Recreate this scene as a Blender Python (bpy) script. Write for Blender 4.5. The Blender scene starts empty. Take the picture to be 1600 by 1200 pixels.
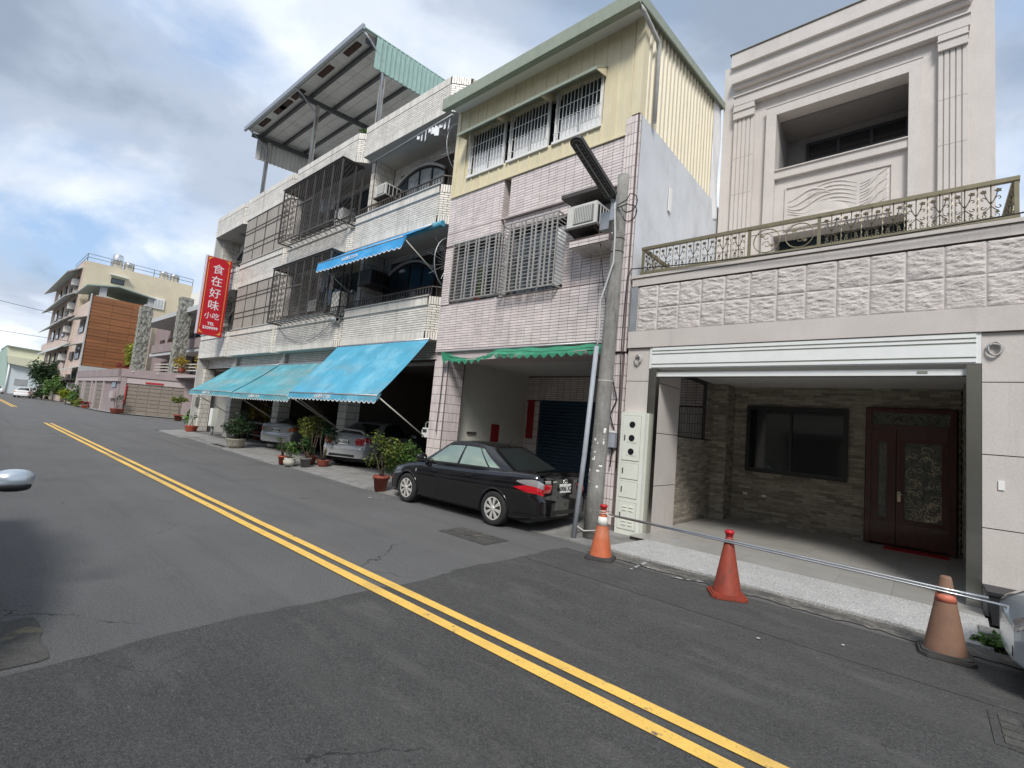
import bpy, math, random
from mathutils import Vector, Matrix, noise
R = math.radians
rng = random.Random(7)
scene = bpy.context.scene
COL = scene.collection
H = 1.77

# ---------------------------------------------------------------- camera
def cam_axes(yaw, pitch, roll):
    cy, sy, cp, sp = math.cos(yaw), math.sin(yaw), math.cos(pitch), math.sin(pitch)
    f = Vector((sy*cp, cy*cp, sp)); r = Vector((cy, -sy, 0)); u = r.cross(f)
    c, s = math.cos(roll), math.sin(roll)
    return c*r+s*u, -s*r+c*u, f
cd = bpy.data.cameras.new('camera'); cam = bpy.data.objects.new('camera', cd); COL.objects.link(cam)
r_, u_, f_ = cam_axes(R(-41.166), R(5.2605), R(5.0859))
cam.matrix_world = Matrix(((r_.x, u_.x, -f_.x, 0), (r_.y, u_.y, -f_.y, 0), (r_.z, u_.z, -f_.z, H), (0, 0, 0, 1)))
cd.sensor_width = 36; cd.sensor_fit = 'HORIZONTAL'; cd.lens = 751.44/1600*36
cd.clip_start = 0.05; cd.clip_end = 3000
scene.camera = cam

# ---------------------------------------------------------------- sky, sun, exposure
SUN_DIR = Vector((0.42, -0.60, 0.74)).normalized()      # towards the sun
w = bpy.data.worlds.new('World'); scene.world = w; w.use_nodes = True
nt = w.node_tree; nt.nodes.clear()
def N(t, **k):
    n = nt.nodes.new(t)
    for a, b in k.items(): setattr(n, a, b)
    return n
sky = N('ShaderNodeTexSky'); sky.sky_type = 'NISHITA'; sky.sun_disc = False
sky.sun_elevation = math.asin(SUN_DIR.z); sky.sun_rotation = math.atan2(SUN_DIR.x, SUN_DIR.y)
sky.air_density = 1.3; sky.dust_density = 2.0; sky.ozone_density = 1.5
tc = N('ShaderNodeTexCoord'); sep = N('ShaderNodeSeparateXYZ'); nt.links.new(tc.outputs['Generated'], sep.inputs[0])
zz = N('ShaderNodeMath', operation='ABSOLUTE'); nt.links.new(sep.outputs['Z'], zz.inputs[0])
za = N('ShaderNodeMath', operation='ADD'); nt.links.new(zz.outputs[0], za.inputs[0]); za.inputs[1].default_value = 0.32
comb = N('ShaderNodeCombineXYZ')
for i, ax in enumerate('XY'):
    dv = N('ShaderNodeMath', operation='DIVIDE'); nt.links.new(sep.outputs[ax], dv.inputs[0]); nt.links.new(za.outputs[0], dv.inputs[1]); nt.links.new(dv.outputs[0], comb.inputs[i])
def sky_noise(scale, detail, rough, dist, off):
    mp = N('ShaderNodeMapping'); mp.inputs['Location'].default_value = off; nt.links.new(comb.outputs[0], mp.inputs[0])
    n = N('ShaderNodeTexNoise'); n.inputs['Scale'].default_value = scale; n.inputs['Detail'].default_value = detail
    n.inputs['Roughness'].default_value = rough; n.inputs['Distortion'].default_value = dist
    nt.links.new(mp.outputs[0], n.inputs['Vector']); return n
def ramp(src, pts):
    r = N('ShaderNodeValToRGB'); e = r.color_ramp.elements
    e[0].position, e[0].color = pts[0][0], (*pts[0][1], 1); e[1].position, e[1].color = pts[-1][0], (*pts[-1][1], 1)
    for p, c in pts[1:-1]:
        k = e.new(p); k.color = (*c, 1)
    nt.links.new(src, r.inputs[0]); return r
n1 = sky_noise(1.9, 10, .56, .25, (3.1, 1.7, 0)); n2 = sky_noise(1.15, 8, .52, .25, (8.8, 3.3, 1))
mask = ramp(n1.outputs[0], [(.32, (0, 0, 0)), (.43, (.7,)*3), (.52, (1, 1, 1))])
shade = ramp(n2.outputs[0], [(.36, (2.5, 3.05, 3.9)), (.46, (3.9, 4.5, 5.5)), (.55, (5.8, 6.35, 7.2)), (.66, (8.2, 8.5, 8.9))])
shade.color_ramp.interpolation = 'EASE'
base = N('ShaderNodeMix', data_type='RGBA', blend_type='MIX'); base.inputs[0].default_value = .55
nt.links.new(sky.outputs[0], base.inputs[6]); base.inputs[7].default_value = (3.6, 5.2, 8.0, 1)
mx = N('ShaderNodeMix', data_type='RGBA', blend_type='MIX')
nt.links.new(mask.outputs[0], mx.inputs[0]); nt.links.new(base.outputs[2], mx.inputs[6]); nt.links.new(shade.outputs[0], mx.inputs[7])
bg = N('ShaderNodeBackground'); bg.inputs[1].default_value = 0.074; nt.links.new(mx.outputs[2], bg.inputs[0])
wo = N('ShaderNodeOutputWorld'); nt.links.new(bg.outputs[0], wo.inputs[0])
sl = bpy.data.lights.new('sun', 'SUN'); sl.energy = 1.8; sl.angle = R(16); sl.color = (1, .96, .9)
so = bpy.data.objects.new('sun', sl); COL.objects.link(so); so.rotation_euler = SUN_DIR.to_track_quat('Z', 'Y').to_euler()
vs = scene.view_settings; vs.view_transform = 'Standard'; vs.look = 'None'; vs.exposure = 0.93; vs.gamma = 1; vs.use_curve_mapping = False

# ---------------------------------------------------------------- mesh helpers
class MB:
    def __init__(s): s.v = []; s.f = []; s.t = []; s.tint = 0.0; s.sm = []; s.smooth = False
    def face(s, *idx): s.f.append(idx); s.t.append(s.tint); s.sm.append(s.smooth)
    def add(s, vs): i = len(s.v); s.v.extend([tuple(v) for v in vs]); return i
    def quad(s, a, b, c, d): i = s.add((a, b, c, d)); s.face(i, i+1, i+2, i+3); return s
    def poly(s, pts): i = s.add(pts); s.face(*range(i, i+len(pts))); return s
    def hexa(s, p):          # p: 8 points, bottom ring 0-3 ccw, top ring 4-7
        i = s.add(p)
        for q in ((3, 2, 1, 0), (4, 5, 6, 7), (0, 1, 5, 4), (1, 2, 6, 5), (2, 3, 7, 6), (3, 0, 4, 7)): s.face(*[i+k for k in q])
        return s
    def box(s, x0, x1, y0, y1, z0, z1):
        return s.hexa([(x0, y0, z0), (x1, y0, z0), (x1, y1, z0), (x0, y1, z0), (x0, y0, z1), (x1, y0, z1), (x1, y1, z1), (x0, y1, z1)])
    def bar(s, p0, p1, w, h, up=(0, 0, 1)):   # rectangular bar between two points
        p0, p1 = Vector(p0), Vector(p1); d = (p1-p0).normalized(); up = Vector(up)
        if abs(d.dot(up)) > .98: up = Vector((0, 1, 0))
        a = d.cross(up).normalized()*w/2; b = a.cross(d).normalized()*h/2
        return s.hexa([p0-a-b, p0+a-b, p0+a+b, p0-a+b, p1-a-b, p1+a-b, p1+a+b, p1-a+b])
    def cyl(s, p0, p1, r0, r1=None, n=10, caps=True):
        return s.tube([p0, p1], [r0, r0 if r1 is None else r1], n, caps)
    def tube(s, pts, rad, n=6, caps=True):
        pts = [Vector(p) for p in pts]; m = len(pts)
        rads = rad if isinstance(rad, (list, tuple)) else [rad]*m
        d0 = (pts[1]-pts[0]).normalized(); ref = Vector((0, 0, 1)) if abs(d0.z) < .9 else Vector((1, 0, 0))
        a = d0.cross(ref).normalized(); rings = []; old = s.smooth
        for k in range(m):
            d = (pts[min(k+1, m-1)]-pts[max(k-1, 0)])
            if d.length < 1e-9: d = d0
            d.normalize(); a = (a-d*a.dot(d)); a = a.normalized() if a.length > 1e-6 else d.orthogonal().normalized(); b = d.cross(a)
            rings.append(s.add([pts[k]+(a*math.cos(2*math.pi*j/n)+b*math.sin(2*math.pi*j/n))*rads[k] for j in range(n)]))
        s.smooth = n > 5
        for k in range(m-1):
            for j in range(n): s.face(rings[k]+j, rings[k]+(j+1) % n, rings[k+1]+(j+1) % n, rings[k+1]+j)
        s.smooth = False
        if caps: s.face(*[rings[0]+j for j in range(n)][::-1]); s.face(*[rings[-1]+j for j in range(n)])
        s.smooth = old; return s
    def lathe(s, prof, n=20, c=(0, 0, 0), axis='z', smooth=True):
        rings = []
        for r, h in prof:
            ring = []
            for j in range(n):
                a = 2*math.pi*j/n; p, q = r*math.cos(a), r*math.sin(a)
                ring.append({'z': (c[0]+p, c[1]+q, c[2]+h), 'y': (c[0]+p, c[1]+h, c[2]+q), 'x': (c[0]+h, c[1]+p, c[2]+q)}[axis])
            rings.append(s.add(ring))
        old = s.smooth; s.smooth = smooth
        for k in range(len(prof)-1):
            for j in range(n): s.face(rings[k]+j, rings[k]+(j+1) % n, rings[k+1]+(j+1) % n, rings[k+1]+j)
        s.smooth = old; s.face(*[rings[0]+j for j in range(n)][::-1]); s.face(*[rings[-1]+j for j in range(n)]); return s
    def prism(s, poly, axis, a0, a1):   # polygon in the other two axes, extruded along axis
        def P(p, a): return {'x': (a, p[0], p[1]), 'y': (p[0], a, p[1]), 'z': (p[0], p[1], a)}[axis]
        n = len(poly); i = s.add([P(p, a0) for p in poly]); j = s.add([P(p, a1) for p in poly])
        s.face(*range(i, i+n)); s.face(*range(j+n-1, j-1, -1))
        for k in range(n): s.face(i+(k+1) % n, i+k, j+k, j+(k+1) % n)
        return s
    def grid(s, fn, nu, nv, smooth=True):
        i = s.add([fn(a/nu, b/nv) for b in range(nv+1) for a in range(nu+1)]); old = s.smooth; s.smooth = smooth
        for b in range(nv):
            for a in range(nu): k = i+b*(nu+1)+a; s.face(k, k+1, k+nu+2, k+nu+1)
        s.smooth = old; return s
    def mesh(s, name, off=(0, 0, 0), tint=False):
        me = bpy.data.meshes.new(name)
        o = off; me.from_pydata([(v[0]-o[0], v[1]-o[1], v[2]-o[2]) for v in s.v], [], s.f)
        me.polygons.foreach_set('use_smooth', s.sm)
        if tint:
            at = me.attributes.new('tint', 'FLOAT', 'FACE'); at.data.foreach_set('value', s.t)
        me.update(); return me
    def build(s, name, mat, parent=None, tint=False, fixn=False):
        off = ORG.get(parent.name, (0, 0, 0)) if parent else (0, 0, 0)
        me = s.mesh(name, off, tint)
        if fixn:
            import bmesh
            bm = bmesh.new(); bm.from_mesh(me); bmesh.ops.recalc_face_normals(bm, faces=bm.faces[:]); bm.to_mesh(me); bm.free()
        for m in (mat if isinstance(mat, (list, tuple)) else [mat]): me.materials.append(MAT[m])
        ob = bpy.data.objects.new(name, me); COL.objects.link(ob)
        if parent: ob.parent = parent; ORG[ob.name] = off
        return ob
ORG = {}
def thing(name, label, cat, loc=(0, 0, 0), group=None, local=False, rz=0):
    o = bpy.data.objects.new(name, None); COL.objects.link(o); o.location = loc; o.rotation_euler = (0, 0, rz); o.empty_display_size = .2
    o['label'] = label; o['category'] = cat
    if group: o['group'] = group
    ORG[o.name] = (0, 0, 0) if local else tuple(loc); return o
def tag(o, label, cat, group=None, origin=None):
    o['label'] = label; o['category'] = cat
    if group: o['group'] = group
    if origin:
        o.data.transform(Matrix.Translation(-Vector(origin))); o.location = origin
    return o
def struct(o): o['kind'] = 'structure'; return o
def place(me, name, loc, parent, mat=None, rot=None):
    ob = bpy.data.objects.new(name, me); COL.objects.link(ob); ob.parent = parent
    L = ORG.get(parent.name, (0, 0, 0)); ob.location = (loc[0]-L[0], loc[1]-L[1], loc[2]-L[2])
    if rot: ob.rotation_euler = rot
    ORG[ob.name] = tuple(loc); return ob
def dup(root, loc, rz=None, label=None):
    r = root.copy(); COL.objects.link(r); r.location = loc
    if rz is not None: r.rotation_euler = (0, 0, rz)
    if label: r['label'] = label
    for ch in list(root.children):
        c = ch.copy(); COL.objects.link(c); c.parent = r
        for g in ch.children:
            d = g.copy(); COL.objects.link(d); d.parent = c
    return r
def text_mesh(txt, size, mat, name, parent, matrix, bold=0.0, depth=.002, align='CENTER'):
    cu = bpy.data.curves.new('t', 'FONT'); cu.body = txt; cu.size = size; cu.align_x = align; cu.align_y = 'CENTER'
    cu.offset = bold; cu.extrude = depth; cu.resolution_u = 2
    ob = bpy.data.objects.new('t', cu); COL.objects.link(ob)
    dg = bpy.context.evaluated_depsgraph_get(); me = bpy.data.meshes.new_from_object(ob.evaluated_get(dg))
    bpy.data.objects.remove(ob); bpy.data.curves.remove(cu)
    off = Vector(ORG.get(parent.name, (0, 0, 0))); me.transform(Matrix.Translation(-off) @ matrix)
    me.materials.clear(); me.materials.append(MAT[mat]); me.name = name
    o = bpy.data.objects.new(name, me); COL.objects.link(o); o.parent = parent; return o
def frame(origin, xd, yd):
    x = Vector(xd).normalized(); y = Vector(yd).normalized(); z = x.cross(y); o = Vector(origin)
    return Matrix(((x.x, y.x, z.x, o.x), (x.y, y.y, z.y, o.y), (x.z, y.z, z.z, o.z), (0, 0, 0, 1)))

# ---------------------------------------------------------------- materials
MAT = {}
def M(name, col, rough=.6, metal=0, var=.1, scale=6, bump=0, bscale=80, stretch=(1, 1, 1), dirt=None, coat=0, spec=.5, tint=0, rnd=0, speck=None, trans=0, emit=None, ior=None, wave=None, leaf=False, crack=None):
    m = bpy.data.materials.new(name); m.use_nodes = True; t = m.node_tree; b = t.nodes['Principled BSDF']; L = t.links.new
    def n(k, **kw):
        x = t.nodes.new(k)
        for a, c in kw.items(): setattr(x, a, c)
        return x
    geo = n('ShaderNodeNewGeometry')
    mp = n('ShaderNodeMapping'); mp.inputs['Scale'].default_value = stretch; L(geo.outputs['Position'], mp.inputs[0])
    def noise(sc, det=4, vec=None, rgh=.6):
        x = n('ShaderNodeTexNoise'); x.inputs['Scale'].default_value = sc; x.inputs['Detail'].default_value = det; x.inputs['Roughness'].default_value = rgh
        L(vec or mp.outputs[0], x.inputs['Vector']); return x
    def mul(src, fac_out, lo, hi):
        r = n('ShaderNodeMapRange'); L(fac_out, r.inputs[0]); r.inputs[1].default_value = .3; r.inputs[2].default_value = .7; r.inputs[3].default_value = lo; r.inputs[4].default_value = hi
        x = n('ShaderNodeMix', data_type='RGBA', blend_type='MULTIPLY'); x.inputs[0].default_value = 1; L(src, x.inputs[6]); L(r.outputs[0], x.inputs[7]); return x.outputs[2]
    rgb = n('ShaderNodeRGB'); rgb.outputs[0].default_value = (*col, 1); cur = rgb.outputs[0]
    if var: cur = mul(cur, noise(scale).outputs[0], 1-var, 1+var)
    for sc, lo, hi in (speck if isinstance(speck, list) else [speck] if speck else []): cur = mul(cur, noise(sc, 2, rgh=.8).outputs[0], lo, hi)
    if rnd or tint:
        if rnd: src = n('ShaderNodeObjectInfo').outputs['Random']
        else:
            a = n('ShaderNodeAttribute'); a.attribute_name = 'tint'; src = a.outputs['Fac']
        k = rnd or tint; r = n('ShaderNodeMapRange'); L(src, r.inputs[0]); r.inputs[3].default_value = 1-k; r.inputs[4].default_value = 1+k
        x = n('ShaderNodeMix', data_type='RGBA', blend_type='MULTIPLY'); x.inputs[0].default_value = 1; L(cur, x.inputs[6]); L(r.outputs[0], x.inputs[7]); cur = x.outputs[2]
    for dd in (dirt if isinstance(dirt, list) else [dirt] if dirt else []):
        dc, amt, dsc, dst, lo, hi = dd
        m2 = n('ShaderNodeMapping'); m2.inputs['Scale'].default_value = dst; L(geo.outputs['Position'], m2.inputs[0])
        q = noise(dsc, 6, m2.outputs[0], .65); r = n('ShaderNodeMapRange'); L(q.outputs[0], r.inputs[0]); r.inputs[1].default_value = lo; r.inputs[2].default_value = hi; r.inputs[3].default_value = 0; r.inputs[4].default_value = amt
        x = n('ShaderNodeMix', data_type='RGBA'); L(r.outputs[0], x.inputs[0]); L(cur, x.inputs[6]); x.inputs[7].default_value = (*dc, 1); cur = x.outputs[2]
    if wave:
        wc, wsc, wdist = wave; wv = n('ShaderNodeTexWave'); wv.inputs['Scale'].default_value = wsc; wv.inputs['Distortion'].default_value = wdist; wv.inputs['Detail'].default_value = 3; L(mp.outputs[0], wv.inputs[0])
        x = n('ShaderNodeMix', data_type='RGBA'); L(wv.outputs['Fac'], x.inputs[0]); L(cur, x.inputs[6]); x.inputs[7].default_value = (*wc, 1); cur = x.outputs[2]
    if crack:
        csc, cw, ccol, thr = crack
        wn = noise(2.5, 4); va = n('ShaderNodeVectorMath', operation='ADD'); L(geo.outputs['Position'], va.inputs[0])
        vs_ = n('ShaderNodeVectorMath', operation='SCALE'); L(wn.outputs['Color'], vs_.inputs[0]); vs_.inputs['Scale'].default_value = .5; L(vs_.outputs[0], va.inputs[1])
        vo = n('ShaderNodeTexVoronoi', feature='DISTANCE_TO_EDGE'); vo.inputs['Scale'].default_value = csc; L(va.outputs[0], vo.inputs['Vector'])
        lt = n('ShaderNodeMath', operation='LESS_THAN'); L(vo.outputs['Distance'], lt.inputs[0]); lt.inputs[1].default_value = cw
        mk = noise(.45, 3); gt = n('ShaderNodeMapRange'); L(mk.outputs[0], gt.inputs[0]); gt.inputs[1].default_value = thr; gt.inputs[2].default_value = thr+.06
        ml = n('ShaderNodeMath', operation='MULTIPLY'); L(lt.outputs[0], ml.inputs[0]); L(gt.outputs[0], ml.inputs[1])
        x = n('ShaderNodeMix', data_type='RGBA'); L(ml.outputs[0], x.inputs[0]); L(cur, x.inputs[6]); x.inputs[7].default_value = (*ccol, 1); cur = x.outputs[2]
    L(cur, b.inputs['Base Color'])
    b.inputs['Roughness'].default_value = rough; b.inputs['Metallic'].default_value = metal; b.inputs['Specular IOR Level'].default_value = spec
    b.inputs['Coat Weight'].default_value = coat; b.inputs['Coat Roughness'].default_value = .04; b.inputs['Transmission Weight'].default_value = trans
    if ior: b.inputs['IOR'].default_value = ior
    if bump:
        bp = n('ShaderNodeBump'); bp.inputs['Strength'].default_value = bump; bp.inputs['Distance'].default_value = .02; L(noise(bscale, 4).outputs[0], bp.inputs['Height']); L(bp.outputs[0], b.inputs['Normal'])
    if leaf:
        tr = n('ShaderNodeBsdfTranslucent'); L(cur, tr.inputs[0]); ms = n('ShaderNodeMixShader'); ms.inputs[0].default_value = .35
        L(b.outputs[0], ms.inputs[1]); L(tr.outputs[0], ms.inputs[2]); L(ms.outputs[0], t.nodes['Material Output'].inputs[0])
    if emit: b.inputs['Emission Color'].default_value = (*emit[0], 1); b.inputs['Emission Strength'].default_value = emit[1]
    MAT[name] = m; return m
# ground
M('soil', (.12, .11, .09), .95, var=.3, scale=2)
M('asphalt', (.122, .121, .119), .9, var=.10, scale=.6, speck=[(95, .55, 1.5), (38, .8, 1.22)], bump=.9, bscale=100, crack=(.42, .004, (.05, .05, .05), .56), dirt=[((.150, .147, .141), .5, 1.3, (.05, 1.5, 1), .46, .66), ((.066, .065, .063), .45, 1.1, (.045, 1.9, 1), .54, .72), ((.045, .044, .043), .6, 4.5, (1, 1, 1), .66, .73), ((.16, .16, .165), .5, 1.6, (.35, 1, 1), .52, .8), ((.05, .05, .054), .4, .9, (.6, 1, 1), .55, .8), ((.26, .25, .24), .8, 60, (1, 1, 1), .64, .72)])
M('asphalt_new', (.068, .067, .065), .92, var=.13, scale=1.2, speck=[(95, .45, 1.65), (38, .75, 1.3)], bump=1.0, bscale=100, crack=(.5, .0035, (.03, .03, .03), .55), dirt=[((.098, .096, .092), .5, 1.3, (.05, 1.5, 1), .46, .66), ((.034, .034, .033), .5, 3.5, (1, 1, 1), .64, .72), ((.17, .165, .155), .55, 2.2, (.5, 1.4, 1), .53, .78), ((.22, .21, .20), .6, 9, (.7, 2.2, 1), .62, .75), ((.26, .25, .24), .8, 60, (1, 1, 1), .64, .72)])
M('asphalt_band', (.064, .063, .061), .92, var=.15, scale=2, speck=[(95, .5, 1.6), (38, .78, 1.25)], bump=.8, bscale=100, dirt=((.15, .15, .14), .5, 4, (.4, 2, 1), .55, .8))
M('asphalt_old', (.075, .072, .066), .92, var=.3, scale=4, speck=(90, .6, 1.5), bump=.7, bscale=90, dirt=((.26, .22, .13), .8, 3, (1, 1, 1), .58, .72))
M('yellow_paint', (.78, .49, .11), .7, var=.08, scale=5, speck=(110, .9, 1.1), dirt=[((.13, .12, .10), .45, 1.4, (.35, 1, 1), .50, .72), ((.09, .088, .085), .9, 7, (1, 1, 1), .62, .70), ((.11, .10, .09), .7, 42, (1, 1, 1), .60, .68)])
M('chalk_mark', (.45, .45, .44), .9, dirt=((.09, .09, .09), 1, 14, (1, 1, 1), .42, .56))
M('sand_residue', (.21, .195, .165), .95, var=.25, scale=12, speck=(60, .7, 1.3), dirt=[((.075, .073, .07), 1, 3.0, (1, 2, 1), .38, .62), ((.08, .078, .075), .8, 16, (1, 1, 1), .48, .6)])
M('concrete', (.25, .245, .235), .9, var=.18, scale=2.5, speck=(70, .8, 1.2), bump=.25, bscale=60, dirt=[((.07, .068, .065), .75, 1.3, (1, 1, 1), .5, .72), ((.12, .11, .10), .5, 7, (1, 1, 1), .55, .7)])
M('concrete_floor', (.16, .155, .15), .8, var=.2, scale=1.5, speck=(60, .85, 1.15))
M('concrete_pole', (.24, .235, .22), .92, var=.18, scale=5, speck=(60, .75, 1.2), bump=.3, bscale=70, dirt=[((.10, .095, .085), .7, 3, (3, 3, .6), .5, .7), ((.28, .14, .06), .6, 2.2, (2, 2, 1), .68, .78)])
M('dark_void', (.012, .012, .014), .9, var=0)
M('interior_dark', (.05, .05, .05), .9, var=.2)
# right house
M('mauve_granite', (.545, .505, .475), .62, var=.06, scale=1.3, speck=[(120, .86, 1.14), (45, .93, 1.07)], dirt=[((.36, .33, .31), .4, 1.1, (1, 1, .35), .52, .8), ((.30, .28, .265), .35, 1.6, (5, 5, .22), .58, .78)])
M('mauve_stone', (.54, .50, .475), .85, var=.1, scale=5, speck=(90, .85, 1.12), bump=.3, bscale=60, rnd=.04)
M('joint_dark', (.03, .028, .028), .9, var=0)
M('granite_speckle', (.36, .36, .35), .8, var=.08, scale=3, speck=(60, .45, 1.6), bump=.2, bscale=120)
M('floor_tile', (.33, .32, .30), .38, var=.12, scale=2.5, stretch=(1, 5, 1), rnd=.06)
M('strip_stone_a', (.31, .275, .225), .8, var=.22, scale=7, bump=.25, bscale=50, stretch=(1, 1, 3), rnd=.33)
M('strip_stone_b', (.31, .275, .225), .8, var=.22, scale=7, bump=.25, bscale=50, stretch=(1, 1, 3), tint=.33)
M('stainless', (.55, .54, .50), .24, metal=1, var=.06, scale=3, stretch=(.3, .3, 8))
M('shutter_white', (.74, .76, .75), .42, var=.03)
M('red_wood', (.075, .018, .012), .35, var=.35, scale=5, stretch=(4, 4, .5), coat=.3)
M('carved_glass', (.12, .125, .11), .12, metal=.3, var=.3, scale=9, bump=1.0, bscale=14)
M('gold_leading', (.80, .70, .50), .2, metal=.5, var=.1)
M('bronze_rail', (.215, .19, .12), .42, metal=.4, var=.15, scale=9)
M('bronze_dark', (.10, .085, .05), .45, metal=.5, var=.15)
M('ceiling_white', (.68, .68, .66), .85, var=.04)
M('loggia_shade_grey', (.20, .19, .185), .85, var=.06)  # loggia's dim shade is put into this darkened grey
M('glass_dark', (.012, .014, .016), .06, var=0, spec=.6)
M('glass_film', (.035, .05, .06), .08, var=0, spec=.8)
M('frame_black', (.018, .018, .02), .45, var=0)
M('frame_alu', (.35, .36, .36), .4, metal=.6, var=.05)
# purple house
M('pink_tile_a', (.72, .645, .63), .32, var=.07, scale=2, rnd=.09, dirt=[((.36, .31, .30), .5, 1.5, (2, 1, .4), .52, .78), ((.24, .21, .20), .5, 2.0, (5, 3, .25), .60, .76)])
M('pink_tile_b', (.72, .645, .63), .32, var=.07, scale=2, tint=.09, dirt=[((.36, .31, .30), .5, 1.5, (2, 1, .4), .52, .78), ((.24, .21, .20), .5, 2.0, (5, 3, .25), .60, .76)])
M('pink_grout', (.15, .115, .11), .9, var=.15)
M('pink_plain', (.56, .48, .48), .6, var=.06)
M('cream_metal', (.68, .61, .42), .5, var=.05, scale=2, dirt=[((.40, .33, .17), .45, 2.2, (3, 3, .35), .55, .78), ((.18, .12, .06), .7, 22, (1, 1, 1), .72, .78)])
M('cream_metal_side', (.66, .60, .45), .5, var=.05, scale=2, dirt=((.42, .36, .22), .4, 2.2, (3, 3, .35), .55, .8))
M('sage_trim', (.27, .305, .24), .5, var=.08)
M('plaster_grey', (.60, .62, .645), .9, var=.07, scale=1.6, bump=.15, bscale=30, dirt=[((.33, .35, .37), .6, .9, (1, 1, .5), .52, .78), ((.24, .25, .25), .6, 5, (3, 3, .5), .62, .8)])
M('white_paint', (.76, .76, .74), .5, var=.03)
M('white_film', (.78, .79, .80), .35, var=.06, scale=4)
M('galv', (.42, .44, .46), .45, metal=.7, var=.12, scale=8)
M('old_alu', (.40, .385, .36), .5, metal=.45, var=.18, scale=9)
M('navy_shutter', (.018, .055, .10), .4, var=.08)
M('green_canvas', (.03, .23, .13), .75, var=.2, scale=4, dirt=((.35, .45, .38), .5, 3, (1, 1, 2), .6, .8))
M('cream_wall', (.70, .68, .60), .8, var=.05)
M('red_paper', (.33, .015, .02), .7, var=.1)
# white houses
M('white_tile_a', (.73, .70, .64), .35, var=.07, scale=2, rnd=.10, dirt=[((.40, .36, .30), .55, 1.2, (2, 1, .35), .50, .78), ((.24, .22, .19), .55, 1.8, (5, 3, .22), .58, .75)])
M('white_tile_b', (.73, .70, .64), .35, var=.07, scale=2, tint=.10, dirt=[((.40, .36, .30), .55, 1.2, (2, 1, .35), .50, .78), ((.24, .22, .19), .55, 1.8, (5, 3, .22), .58, .75)])
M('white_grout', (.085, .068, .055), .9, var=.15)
M('soffit', (.52, .515, .49), .8, var=.08, dirt=((.25, .24, .22), .4, 1.5, (1, 1, 1), .5, .75))
M('louvre_beige', (.36, .33, .295), .6, var=.14, scale=3, stretch=(4, 4, .5), dirt=((.45, .43, .38), .5, 3, (6, 6, .3), .5, .75))
M('dark_iron', (.085, .076, .072), .5, metal=.3, var=.2, scale=12)
M('brown_iron', (.10, .085, .075), .55, metal=.3, var=.2)
M('blue_canvas', (.075, .34, .50), .7, var=.10, scale=2, dirt=[((.26, .30, .28), .55, .6, (.5, 2.0, 1.8), .50, .72), ((.10, .15, .15), .35, 2.2, (3.5, .35, .35), .58, .75), ((.30, .60, .72), .5, 1.2, (1, 1, 1), .5, .7)])
M('teal_canvas', (.075, .31, .38), .7, var=.12, scale=2, dirt=[((.27, .30, .27), .65, .7, (.5, 2.0, 1.8), .47, .70), ((.09, .12, .115), .6, 2.2, (3.5, .3, .3), .55, .72), ((.22, .52, .60), .5, 1.2, (1, 1, 1), .5, .7)])
M('bright_blue', (.045, .34, .70), .65, var=.08, scale=2, dirt=((.20, .50, .78), .5, 2, (1, 1, 3), .5, .7))
M('white_trim', (.74, .76, .76), .7, var=.05)
M('canopy_panel', (.66, .66, .63), .65, var=.06, scale=1.5, dirt=((.25, .25, .24), .4, 1, (1, 1, 1), .5, .75))
M('green_corr', (.33, .47, .43), .5, var=.08, dirt=((.22, .28, .26), .4, 2, (3, 3, .4), .55, .75))
M('steel_dark', (.10, .105, .11), .55, metal=.4, var=.15)
M('rust', (.07, .04, .03), .85, var=.35, scale=8)
M('rusty_post', (.42, .41, .38), .6, metal=.3, var=.15, dirt=((.20, .09, .045), .9, 2.5, (3, 3, .5), .53, .66))
M('sign_red', (.52, .010, .022), .4, var=.03)
M('sign_white', (.80, .74, .78), .5, var=.02)
M('sign_gold', (.72, .42, .07), .4, var=.05)
M('sign_side', (.58, .50, .54), .5, var=.06)
M('ac_body', (.60, .60, .56), .5, var=.06, dirt=((.38, .36, .32), .4, 4, (1, 1, .5), .55, .75))
M('ac_grille', (.20, .21, .21), .5, var=.1)
M('lamp_grey', (.055, .05, .048), .5, metal=.2, var=.15)
M('lamp_glass', (.22, .22, .21), .15, var=.2, scale=30)
M('cabinet_cream', (.68, .70, .63), .45, var=.04, dirt=((.5, .5, .42), .3, 3, (1, 1, 1), .55, .8))
M('cabinet_line', (.22, .24, .19), .6, var=0)
M('pvc_grey', (.31, .335, .37), .5, var=.1, dirt=((.2, .2, .2), .4, 4, (1, 1, .5), .55, .8))
M('cable_black', (.015, .015, .016), .6, var=0)
M('cable_grey', (.45, .45, .44), .6, var=.1)
M('rope_white', (.55, .53, .48), .9, var=.15)
M('cone_orange', (.46, .115, .045), .6, var=.14, scale=9, dirt=[((.10, .07, .05), .7, 7, (1, 1, 1), .55, .75), ((.55, .30, .2), .4, 3, (1, 1, 1), .5, .7)])
M('cone_red', (.26, .043, .022), .6, var=.16, scale=9, dirt=[((.06, .04, .035), .75, 8, (1, 1, .6), .55, .72)])
M('cone_faded', (.19, .105, .068), .75, var=.14, scale=8, dirt=[((.16, .12, .09), .6, 6, (1, 1, .6), .52, .72)])
M('cone_band', (.70, .68, .64), .6, var=.1)
M('cone_dull_band', (.55, .16, .10), .6, var=.3, scale=30)
M('cone_base', (.055, .053, .05), .85, var=.25, scale=8)
M('cone_cap', (.42, .01, .015), .35, var=.05)
M('rod_steel', (.50, .52, .54), .3, metal=.85, var=.1)
M('plastic_black', (.02, .021, .024), .5, var=.1)
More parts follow.
